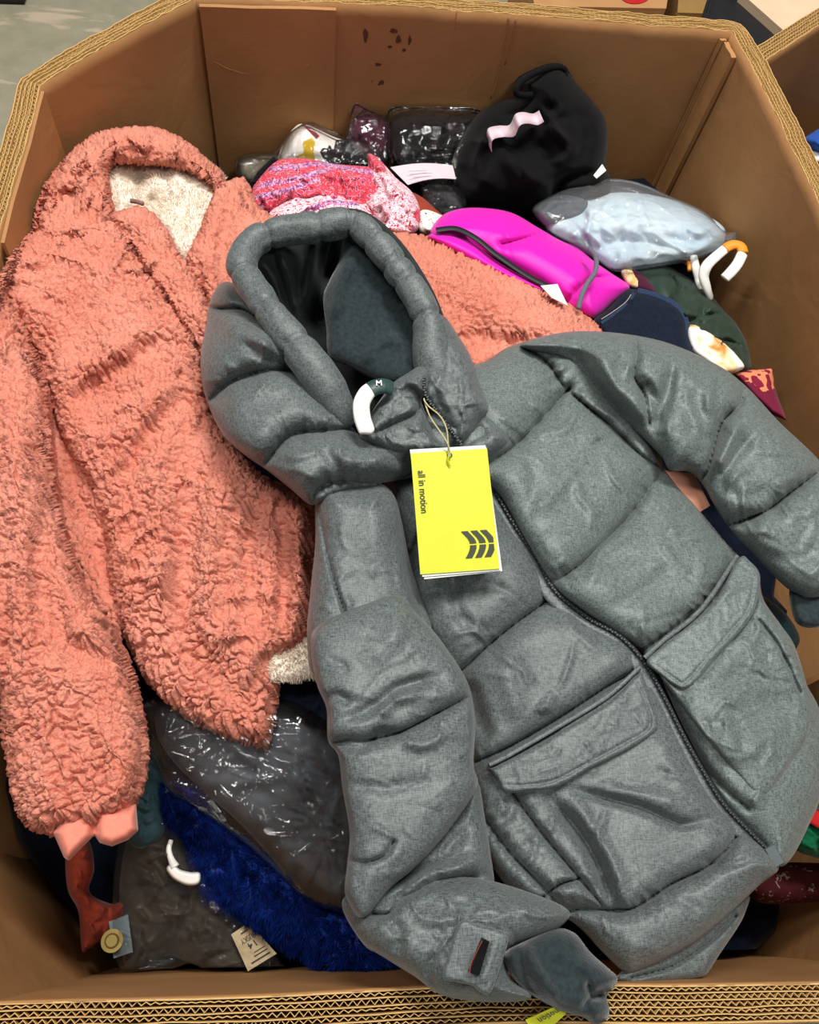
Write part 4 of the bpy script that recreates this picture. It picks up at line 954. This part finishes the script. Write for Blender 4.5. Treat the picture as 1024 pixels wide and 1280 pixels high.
# ================================================================== things at the back of the carton
# bagged print
t = thing('bagged_shirt', 'white shirt with black, yellow and brick print folded in a clear plastic bag', 'shirt', (410, 190, .70))
g1 = [(372, 156), (384, 156), (400, 163), (420, 172), (445, 180), (470, 192), (476, 206), (440, 206), (400, 204), (370, 206), (348, 205), (350, 190), (358, 172)]
piece('printed_cloth', t, g1, [(370, 170, .755), (460, 200, .72), (350, 205, .72)], [PRW, PRB, PRY, PRR], .025, 18, step=1.,
      paint=[([(400, 190), (404, 184), (409, 186), (411, 181), (417, 186), (420, 175), (430, 174), (445, 182), (462, 190), (460, 202), (430, 206), (412, 204), (404, 198)], 1),
             ([(378, 178), (390, 172), (394, 178), (392, 190), (394, 200), (384, 206), (374, 204), (370, 196), (380, 190)], 2), ([(380, 158), (390, 160), (400, 170), (396, 174), (388, 166)], 3)])
bag(t, [(385, 152), (400, 156), (440, 172), (478, 188), (484, 208), (440, 212), (380, 210), (330, 212), (305, 220), (296, 212), (300, 198), (325, 192), (346, 186), (362, 166)], [(380, 165, .775), (460, 200, .75), (310, 210, .735)], BAG, .022, 10, tw=crinkle(.003, 20), seed=1)
t = thing('bagged_garment', 'dark olive garment in clear plastic bag in the back left corner', 'garment', (325, 205, .68))
piece('cloth', t, [(298, 205), (310, 196), (335, 194), (352, 200), (350, 215), (325, 224), (304, 222)], .72, cloth('olive_grey', '6a6450', .15, 60), .02, 12, step=2)
bag(t, [(293, 203), (308, 192), (340, 190), (356, 198), (352, 220), (322, 228), (300, 226)], .735, BAG, .022, 10, tw=crinkle(.005, 14), seed=2)
t = thing('black_strap', 'black fabric strap edge lying left of the floral blouse', 'strap', (330, 215, .78))
piece('strap', t, [(342, 195), (348, 200), (332, 218), (322, 234), (313, 228), (322, 214)], .80, BLACK, .01, 5, step=1.2, sm=False)
t = thing('bagged_garment', 'maroon garment in clear plastic bag against the back wall', 'garment', (462, 165, .70))
piece('cloth', t, [(443, 150), (460, 142), (482, 146), (488, 170), (486, 195), (462, 200), (445, 188), (436, 172)], [(460, 150, .765), (460, 195, .73)], MAROON, .015, 8, step=2, wr=.006, ws=20)
bag(t, [(444, 130), (458, 136), (482, 146), (491, 150), (491, 175), (488, 200), (460, 204), (440, 188), (432, 168), (436, 150)], [(460, 150, .78), (460, 195, .75)], BAG, .016, 8, tw=crinkle(.003, 18), seed=3)
t = thing('bagged_garment', 'glossy black garment in clear plastic bag at the middle of the back wall', 'garment', (540, 185, .70))
piece('cloth', t, [(490, 146), (520, 138), (560, 138), (600, 142), (612, 165), (606, 200), (590, 228), (545, 238), (505, 215), (488, 180)], [(540, 150, .765), (540, 220, .72)], BLACK, .03, 14, step=2, wr=.008, ws=26)
bag(t, [(486, 138), (520, 134), (560, 134), (600, 138), (614, 165), (610, 200), (596, 232), (540, 240), (500, 220), (484, 190)], [(540, 150, .785), (540, 220, .74)], BAG, .04, 20, tw=crinkle(.004, 26, 6), seed=4)
t = thing('paper_strip', 'pale pink printed paper strip lying below the black bagged garment', 'paper', (530, 217, .80))
cur = lambda s_, t_: .006 * np.sin(s_ * 3.1)
ps = [(488, 209), (566, 207), (570, 224), (510, 231)]
slab('paper', t, ps, [.795, .795, .79, .79], .0008, PAPER, cur)
r_ = np.random.RandomState(5)
for k in range(3):
    bx_ = (.22, .25 + .18 * k, .22 + .3 + .1 * r_.rand(), .32 + .18 * k); q4 = on(ps, bx_)
    flatpoly('print_line', t, np.array([(0, .3), (1, .3), (1, .7), (0, .7)]), [(0, 1, 2, 3)], q4, .8015, INKG)
t = thing('bagged_garment', 'small dark grey bundle in clear plastic bag above the magenta jacket', 'garment', (553, 250, .72))
piece('cloth', t, [(528, 236), (545, 230), (570, 236), (582, 250), (578, 268), (555, 272), (535, 258)], .745, cloth('dark_bundle', '2e3134', .2, 40), .03, 16, step=2, wr=.006, ws=16)
bag(t, [(524, 236), (545, 227), (574, 233), (586, 250), (580, 272), (554, 276), (532, 262)], .765, BAG, .028, 14, tw=crinkle(.006, 14, 5), seed=5)
# black shirt
t = thing('black_shirt', 'black sweatshirt bundled against the back wall with a curled size strip', 'shirt', (670, 180, .72))
piece('body', t, [(566, 200), (578, 172), (600, 140), (630, 125), (650, 118), (644, 102), (655, 92), (680, 81), (697, 79), (708, 84), (722, 105), (742, 128), (757, 150), (760, 180), (757, 205), (765, 232), (758, 248), (735, 254), (700, 248), (690, 262),
      (660, 266), (630, 262), (590, 258), (572, 240)], [(690, 90, .86), (640, 130, .81), (600, 200, .76), (740, 170, .80), (700, 240, .76), (580, 240, .75)], BLACK, .07, 50, step=2, wr=.01, ws=60,
      folds=[([(640, 165), (665, 150), (700, 130)], -.012, 10), ([(620, 190), (660, 220), (690, 240)], .012, 14), ([(720, 130), (730, 170), (715, 210)], -.010, 12), ([(600, 160), (610, 200), (600, 240)], .010, 12), ([(690, 250), (705, 225), (745, 215)], -.018, 7)])
tube('collar_rib', t, [(676 + 31 * math.cos(a) - 4 * math.sin(a), 102 - 13 * math.cos(a) - 12 * math.sin(a), .893 + .012 * math.sin(a), .0048) for a in np.linspace(0, 2 * math.pi, 10, endpoint=False)], BLACK, 10, 5, closed=True)
def ribbon_strip(name, root, line, wv, zs, mat, th=.0008):
    """curling strip: centre pixels, half-width vector in pixels, heights"""
    l = smooth(line, False, 6); zz = smooth([(z, 0) for z in zs], False, 6)[:, 0]
    A = W(l[:, 0] - wv[0], l[:, 1] - wv[1], zz); B = W(l[:, 0] + wv[0], l[:, 1] + wv[1], zz)
    m = len(l); VV = np.r_[A, B, A - [0, 0, th], B - [0, 0, th]]; Fc = []
    for i in range(m - 1):
        Fc += [(i, i + 1, m + i + 1, m + i), (2 * m + i, 3 * m + i, 3 * m + i + 1, 2 * m + i + 1), (i, 2 * m + i, 2 * m + i + 1, i + 1), (m + i, m + i + 1, 3 * m + i + 1, 3 * m + i)]
    return mesh_obj(name, VV, Fc, mat, root)
ss = thing('size_strip', 'curled white and pink sticker strip stuck on the black sweatshirt', 'sticker', (640, 165, .88))
ribbon_strip('strip', ss, [(612, 183), (613, 168), (626, 164), (640, 163), (647, 150), (657, 147), (669, 149), (677, 145)], (3, 7), [.856, .874, .868, .88, .90, .896, .886, .892], PAPER)
t2 = thing('white_tag', 'small white tag folded at the right hem of the black sweatshirt', 'tag', (750, 215, .83))
slab('card', t2, [(742, 219), (753, 205), (758, 213), (746, 223)], .842, .0008, PAPERW)
# floral blouse
t = thing('floral_blouse', 'red and pink floral print blouse with lilac stripes crumpled behind the jackets', 'blouse', (420, 240, .76))
piece('red_panel', t, [(348, 200), (380, 198), (420, 205), (470, 210), (478, 222), (480, 250), (460, 262), (420, 262), (370, 258), (330, 268), (314, 250), (316, 234), (330, 215)],
      [(360, 210, .80), (460, 220, .80), (330, 250, .805), (440, 255, .80)], [REDF, LILAC], .03, 26, step=1.3, wr=.008, ws=24,
      paint=[([(340, 208), (400, 202), (470, 214), (470, 219), (400, 207), (338, 214)], 1), ([(325, 228), (380, 218), (410, 208), (415, 212), (385, 224), (322, 236)], 1), ([(318, 244), (360, 234), (400, 222), (402, 226), (362, 240), (318, 250)], 1)],
      folds=[([(420, 210), (424, 235), (430, 258)], -.010, 5), ([(380, 205), (370, 230), (340, 255)], .006, 8), ([(395, 225), (430, 222), (475, 240)], .006, 7)])
piece('border_panel', t, [(335, 272), (345, 256), (370, 244), (400, 240), (440, 248), (470, 256), (490, 275), (470, 300), (400, 300), (350, 290)], [(345, 265, .815), (470, 265, .815)], [WHITEF, LILAC], .02, 16, step=1.3, wr=.006, ws=20,
      paint=[([(362, 280), (385, 258), (410, 250), (450, 252), (450, 257), (412, 256), (392, 264), (372, 284)], 1)])
piece('sleeve', t, [(460, 192), (475, 200), (495, 222), (515, 240), (525, 262), (522, 288), (500, 294), (480, 286), (462, 262), (456, 250), (466, 232), (462, 212)],
      [(465, 205, .80), (500, 230, .805), (500, 280, .82)], [WHITEF, REDF], .035, 20, step=1.3, wr=.010, ws=18, paint=[([(458, 190), (476, 198), (484, 214), (470, 216), (462, 210)], 1), ([(520, 262), (530, 262), (530, 285), (516, 270)], 1)],
      folds=[([(466, 205), (482, 240), (490, 280)], -.008, 5), ([(480, 215), (500, 245), (512, 280)], .006, 6)])
t = thing('doodle_cloth', 'off white cloth with small black doodles left of the magenta jacket', 'cloth', (542, 280, .80))
piece('cloth', t, [(522, 268), (532, 262), (550, 268), (562, 275), (552, 292), (530, 294), (522, 286)], .805, DOODLE, .02, 10, step=1.5, wr=.004, ws=14)
t = thing('coral_cloth', 'coral red fold between the floral blouse and the doodle cloth', 'cloth', (535, 262, .79))
piece('cloth', t, [(512, 240), (530, 248), (548, 264), (555, 272), (540, 272), (522, 268), (512, 255)], .785, RUST, .02, 8, step=1.5)
# light blue in bag
t = thing('bagged_garment', 'light blue garment in hazy clear plastic bag at the right wall', 'garment', (800, 290, .74))
piece('cloth', t, [(690, 262), (735, 246), (785, 240), (842, 250), (882, 268), (907, 288), (896, 312), (855, 325), (805, 332), (762, 336), (725, 310), (684, 290)],
      [(720, 280, .775), (880, 290, .775), (790, 320, .785)], LBLUE, .05, 34, step=2, wr=.010, ws=40, folds=[([(730, 275), (790, 285), (880, 280)], .010, 12), ([(740, 310), (800, 300), (870, 305)], -.008, 8)])
piece('dark_band', t, [(668, 262), (690, 246), (712, 244), (735, 252), (730, 268), (700, 280), (680, 280)], .80, cloth('slate_band', '4a5056', .1, 80), .03, 14, step=2, folds=[([(680, 270), (700, 258), (730, 256)], -.006, 3), ([(690, 275), (705, 264), (730, 262)], -.006, 3)])
bag(t, [(665, 262), (690, 244), (740, 225), (790, 226), (840, 246), (880, 264), (905, 288), (920, 290), (919, 304), (895, 316), (868, 326), (820, 334), (770, 340), (745, 325), (710, 305), (680, 285)], [(720, 260, .80), (880, 290, .795), (790, 320, .805)], BAGH, .045, 30, tw=crinkle(.005, 34, 8), n=36, ln=80, ang=.1, seed=6)
# magenta puffer
t = thing('magenta_puffer', 'bright magenta pink puffer jacket with black zip and grey drawcord', 'jacket', (670, 320, .80))
piece('panel', t, [(538, 290), (552, 270), (575, 261), (605, 260), (640, 266), (672, 284), (700, 300), (722, 310), (745, 328), (770, 345), (786, 356), (784, 364), (765, 380), (748, 395), (738, 398), (720, 390), (690, 365), (650, 340), (600, 315), (550, 305)],
      [(580, 275, .825), (680, 300, .825), (760, 360, .82), (640, 330, .835), (560, 295, .83)], MAGENTA, .04, 40, step=1.8, RS=24, s0=.55,
      seams=[([(628, 305), (655, 298), (690, 286)], .6, 18), ([(708, 380), (735, 350), (765, 345)], .6, 14)])
strip('zip_tape', t, [(545, 288), (570, 286), (595, 298), (620, 318), (660, 345), (690, 360)], [(545, 288, .868), (595, 298, .876), (690, 360, .862)], 7, BLACK2, 0, .006)
piece('lower_panel', t, [(535, 296), (560, 292), (590, 302), (615, 322), (640, 338), (690, 366), (640, 352), (580, 322)], [(545, 300, .852), (680, 362, .848)], MAGENTA, .02, 12, step=1.8)
tube('drawcord', t, [(736, 311, .872, .0033), (745, 322, .880, .0035), (744, 340, .882, .0035), (734, 355, .880, .0035), (727, 370, .878, .0035), (723, 386, .872, .0035)], CORD, 8, 6)
t = thing('white_tag', 'white paper tag lying on the magenta jacket beside the salmon sleeve', 'tag', (696, 366, .89))
slab('card', t, [(676, 357), (697, 355), (710, 382), (690, 372)], [.880, .880, .878, .880], .0008, PAPERW)
# jeans
t = thing('jeans', 'dark blue denim jeans folded below the magenta jacket', 'jeans', (800, 400, .80))
piece('denim', t, [(742, 400), (760, 385), (778, 363), (790, 361), (815, 366), (845, 378), (857, 390), (862, 410), (868, 436), (872, 460), (840, 450), (800, 440), (760, 425)], [(770, 380, .82), (850, 400, .815), (800, 430, .83)], DENIM, .025, 14, step=1.6, wr=.003, ws=40)
strip('side_seam', t, [(793, 366), (785, 378), (768, 392), (752, 404)], [(793, 366, .84), (752, 404, .852)], 5, DENIMS)
strip('stitching', t, [(789, 368), (782, 378), (766, 390), (752, 399)], [(793, 366, .8425), (752, 404, .8545)], 1.0, STITCH)
strip('hem_fold', t, [(797, 363), (820, 369), (843, 380), (855, 394), (861, 415), (866, 434)], [(797, 363, .832), (855, 394, .832), (866, 434, .838)], 7, DENIMS)
# green quilted
t = thing('green_jacket', 'dark green quilted jacket between the jeans and the right wall', 'jacket', (865, 390, .74))
piece('panel', t, [(782, 338), (800, 334), (830, 332), (852, 342), (868, 352), (888, 368), (905, 388), (920, 404), (932, 425), (938, 448), (936, 462), (900, 462), (860, 420), (830, 390), (795, 362)],
      [(800, 345, .775), (870, 370, .785), (925, 430, .785), (860, 400, .80)], DGREEN, .035, 26, step=1.8, wr=.007, ws=28, seams=[([(840, 345), (846, 360), (835, 385)], .5, 12), ([(862, 402), (880, 394), (902, 392)], .5, 14), ([(890, 430), (905, 425), (925, 432)], .6, 10)])
t = thing('maroon_cloth', 'maroon and cream patterned cloth edge under the light blue bag', 'cloth', (795, 350, .79))
piece('cloth', t, [(776, 340), (790, 336), (806, 345), (822, 366), (810, 366), (796, 362), (784, 356)], .808, [MAROON, RINGP], .014, 8, step=1.2, paint=[([(776, 336), (790, 338), (798, 352), (796, 364), (780, 358)], 1)])
# hanger
t = thing('clothes_hanger', 'white hanger with orange hook tip leaning on the right wall', 'hanger', (890, 330, .80))
tube('hook', t, [(906, 348, .842, .0075), (914, 340, .848, .0078), (922, 330, .85, .0078), (928, 318, .852, .0078)], WHITE, 12, 6, flat=.6)
tube('hook_tip', t, [(929, 316, .852, .0080), (926, 308, .852, .0080), (916, 306, .852, .0078), (906, 311, .850, .0076)], ORANGE, 12, 6, flat=.6)
tube('hook_shank', t, [(908, 310, .849, .0074), (896, 320, .845, .0076), (884, 332, .838, .0080), (880, 345, .828, .0082), (884, 360, .815, .0082), (888, 372, .80, .0075)], WHITE, 12, 8, flat=.6)
tube('hanger_arm', t, [(867, 320, .815, .006), (870, 335, .81, .007), (874, 350, .80, .007), (878, 362, .80, .006)], WHITE, 10, 6, flat=.6)
tube('clip', t, [(861, 328, .812, .003), (862, 338, .812, .003)], ORANGE, 8, 3)
# cream printed cloth
t = thing('ring_print_cloth', 'cream cloth with brown ring print below the green jacket', 'cloth', (895, 435, .80))
piece('cloth', t, [(862, 406), (880, 410), (905, 428), (922, 445), (930, 460), (905, 468), (880, 452), (865, 440), (858, 420)], [(870, 415, .825), (920, 455, .82)], RINGP, .018, 10, step=1.5)
t = thing('maroon_print_cloth', 'wine red cloth with orange print against the right wall', 'cloth', (955, 490, .78))
piece('cloth', t, [(915, 466), (940, 462), (966, 460), (968, 482), (974, 500), (984, 526), (965, 518), (940, 495)], [(930, 470, .80), (975, 515, .79)], [MARO2, MORANGE], .018, 8, step=1.4, sm=False, paint=[([(910, 455), (970, 455), (972, 484), (955, 490), (940, 478), (915, 474)], 1)])
t = thing('salmon_tag', 'salmon coloured card showing between the grey jacket body and its sleeve', 'tag', (860, 612, .88))
slab('card', t, [(832, 588), (868, 592), (888, 632), (872, 642)], [.905, .90, .895, .895], .0012, SALMON)
# bottom right
t = thing('striped_scarf', 'green knitted garment with red stripe at the lower right corner', 'garment', (1010, 1040, .70))
piece('knit', t, [(985, 1035), (1005, 1020), (1040, 1005), (1080, 1020), (1080, 1090), (1030, 1075), (995, 1062)], .745, GREENK, .03, 20, step=2, wr=.004, ws=20)
strip('red_stripe', t, [(1000, 1012), (1015, 1020), (1034, 1030), (1060, 1036)], .785, 18, RED)
t = thing('holiday_cloth', 'dark wine red cloth with small pale print below the green knit', 'cloth', (985, 1090, .66))
piece('cloth', t, [(930, 1100), (960, 1082), (1000, 1078), (1060, 1085), (1070, 1120), (1010, 1128), (950, 1128)], .67, HOLI, .03, 20, step=2, wr=.006, ws=30)
t = thing('teal_garment', 'teal garment edge showing beside the right cuff of the grey jacket', 'garment', (965, 770, .80))
piece('cloth', t, [(930, 740), (955, 745), (985, 770), (1000, 800), (985, 815), (955, 790)], .80, TEAL, .02, 10, step=2)

# ================================================================== lower left hole
t = thing('denim_garment', 'dark blue denim garment showing below the cream hem lining', 'garment', (385, 870, .78))
piece('cloth', t, [(340, 850), (370, 842), (410, 838), (430, 870), (430, 930), (400, 910), (370, 890), (345, 880)], [(380, 850, .80), (400, 910, .79)], DENIM, .02, 14, step=2, wr=.004, ws=30)
t = thing('bagged_garment', 'charcoal garment in clear plastic bag under the salmon jacket hem', 'garment', (330, 1000, .68))
piece('cloth', t, [(200, 880), (260, 870), (340, 880), (380, 895), (430, 935), (450, 1000), (450, 1080), (430, 1135), (395, 1130), (350, 1085), (300, 1030), (250, 985), (215, 950), (195, 915)],
      [(230, 900, .76), (400, 920, .765), (430, 1100, .72), (300, 1000, .745)], CHAR, .04, 44, step=2.2, wr=.006, ws=80, folds=[([(260, 900), (330, 950), (420, 1000)], .010, 22)])
bag(t, [(175, 880), (230, 862), (300, 868), (370, 875), (425, 915), (460, 980), (460, 1080), (445, 1142), (420, 1140), (380, 1125), (340, 1085), (300, 1050), (255, 1018), (212, 990), (190, 950), (178, 915)], [(230, 900, .785), (400, 920, .79), (430, 1100, .745), (300, 1000, .77)], BAG, .045, 34, tw=crinkle(.005, 48, 4), n=40, ln=130, ang=.9, seed=7)
def plush(name_root, outline, z, n):
    o = piece('cloth', name_root, outline, z, BLUEF, .035, 24, step=2.5, wr=.008, ws=30)
    fur('pile', name_root, o, FURB, n, .009, .0005, 8, lean=(.3, -.5, 0))
t = thing('blue_plush', 'royal blue plush fleece throw lying under the bagged charcoal garment', 'blanket', (330, 1120, .64))
plush(t, [(204, 985), (225, 975), (250, 990), (300, 1050), (350, 1090), (400, 1130), (440, 1150), (480, 1190), (500, 1225), (460, 1232), (420, 1222), (380, 1195), (330, 1165), (290, 1140), (260, 1120), (245, 1085), (230, 1045), (208, 1025)],
      [(220, 1000, .71), (300, 1080, .68), (400, 1170, .68), (480, 1220, .70)], 26000)
t = thing('bagged_garment', 'dark brown garment in dim clear plastic bag at the bottom left', 'garment', (230, 1130, .60))
piece('cloth', t, [(170, 1020), (200, 1010), (225, 1040), (250, 1090), (290, 1150), (320, 1200), (335, 1222), (280, 1222), (240, 1205), (205, 1195), (160, 1215), (150, 1150), (152, 1080)],
      [(190, 1040, .66), (220, 1190, .62), (310, 1210, .62)], BROWNB, .03, 28, step=2, wr=.010, ws=34)
bag(t, [(160, 1015), (200, 1004), (230, 1035), (262, 1085), (300, 1140), (345, 1190), (352, 1222), (300, 1228), (262, 1222), (240, 1204), (205, 1216), (165, 1222), (145, 1200), (140, 1140), (145, 1070)], [(190, 1040, .68), (220, 1190, .645), (310, 1210, .645)], BAGD, .03, 22, tw=crinkle(.005, 30, 9), n=26, ln=90, ang=1.2, seed=8)
t = thing('clothes_hanger', 'white plastic hanger end lying above the brown bagged garment', 'hanger', (230, 1090, .69))
piece('hanger_end', t, [(208, 1085), (216, 1078), (224, 1086), (238, 1090), (250, 1091), (249, 1104), (236, 1107), (222, 1102), (212, 1094)], .702, WHITE, .008, 4, step=1.2, clamp=False)
tube('hanger_arm', t, [(214, 1050, .705, .0025), (211, 1062, .706, .003), (214, 1074, .707, .0035), (219, 1084, .708, .005)], WHITE, 10, 5)
lb = thing('size_label', 'cream cardboard size label with upside down printed text near the blue plush', 'label', (318, 1185, .66))
lq = [(342, 1198), (305, 1217), (289, 1172), (312, 1150)]      # tl tr br bl as read upside down
slab('card', lb, [(289, 1168), (311, 1153), (346, 1192), (310, 1214)], .668, .001, cloth('cream_card', 'cbb791', .06, 60, .7, .2))
cq = [(346, 1192), (310, 1214), (289, 1168), (311, 1153)]
for bx_ in ((.12, .08, .80, .15), (.12, .20, .62, .25), (.12, .29, .55, .33), (.25, .84, .62, .90)):      # print too small to read
    flatpoly('print_line', lb, np.array([(0, .2), (1, .2), (1, .8), (0, .8)]), [(0, 1, 2, 3)], on(cq, bx_), .668, INK)
for txt, bx_ in (('14', (.30, .42, .62, .58)), ('HUSKY', (.08, .62, .78, .76))):
    textmesh('lettering', lb, txt, on(cq, bx_), .668, INK, thick=.01)
t = thing('rust_garment', 'rust red garment in the bottom left corner below the salmon cuff', 'garment', (115, 1130, .62))
piece('cloth', t, [(84, 1060), (110, 1050), (118, 1085), (112, 1115), (140, 1130), (156, 1125), (156, 1150), (140, 1165), (110, 1187), (102, 1186), (98, 1140), (84, 1110)], [(95, 1070, .66), (110, 1170, .62)], RUST, .025, 14, step=2, wr=.006, ws=20)
t = thing('blue_grey_card', 'pale blue grey card standing behind the round gold tag', 'card', (145, 1170, .62))
slab('card', t, [(136, 1152), (160, 1143), (166, 1190), (142, 1198)], .655, .001, cloth('blue_grey_card', '7c8d93', .05, 60))
t = thing('round_tag', 'round gold tag with embossed emblem at the bottom left', 'tag', (140, 1176, .62))
c0 = W(140, 1176, .672)
for nm, r0, z_, m_ in (('disc', .0115, 0, GOLD), ('emblem_ring', .0075, .0012, cloth('dark_gold', '6d5a2c', .1, 60)), ('emblem', .0058, .0020, GOLD)):
    mm = 28; top = [(c0[0] + r0 * math.cos(a * 2 * math.pi / mm), c0[1] + r0 * math.sin(a * 2 * math.pi / mm), c0[2] + z_) for a in range(mm)]
    mesh_obj(nm, top + [(x, y, z - .0012) for x, y, z in top], [tuple(range(mm)), tuple(range(2 * mm - 1, mm - 1, -1))] + [(j, mm + j, mm + (j + 1) % mm, (j + 1) % mm) for j in range(mm)], m_, t, smooth_=False)
t = thing('teal_garment', 'dark teal garment behind the salmon cuff at the lower left', 'garment', (185, 1000, .68))
piece('cloth', t, [(150, 940), (180, 900), (200, 930), (210, 985), (205, 1040), (180, 1060), (160, 1050), (158, 1000)], .69, TEAL, .03, 18, step=2, wr=.006, ws=24)
# lime tag on the rim
t = thing('hang_tag', 'lime yellow card tag caught under the dark fleece cuff on the front rim', 'tag', (683, 1268, .962))
q_ = [(657, 1275), (699, 1256), (708, 1267), (672, 1300)]
slab('card', t, q_, [.962, .966, .966, .958], .001, YELLOW)
textmesh('lettering', t, 'motion', [(703, 1264), (676, 1279), (671, 1273), (698, 1260)], [.9665, .964, .964, .9665], INK, thick=.01)

GROUPS = {'bagged_garment': 'garments packed in clear plastic bags', 'bulk_carton': 'octagonal corrugated cartons', 'cardboard_box': 'cardboard boxes behind the carton',
          'clothes_hanger': 'white clothes hangers among the clothes', 'hang_tag': 'lime yellow card tags'}
for o in list(sc.objects):
    b = o.name.split('.')[0]
    if o.parent is None and b in GROUPS: o['group'] = GROUPS[b]
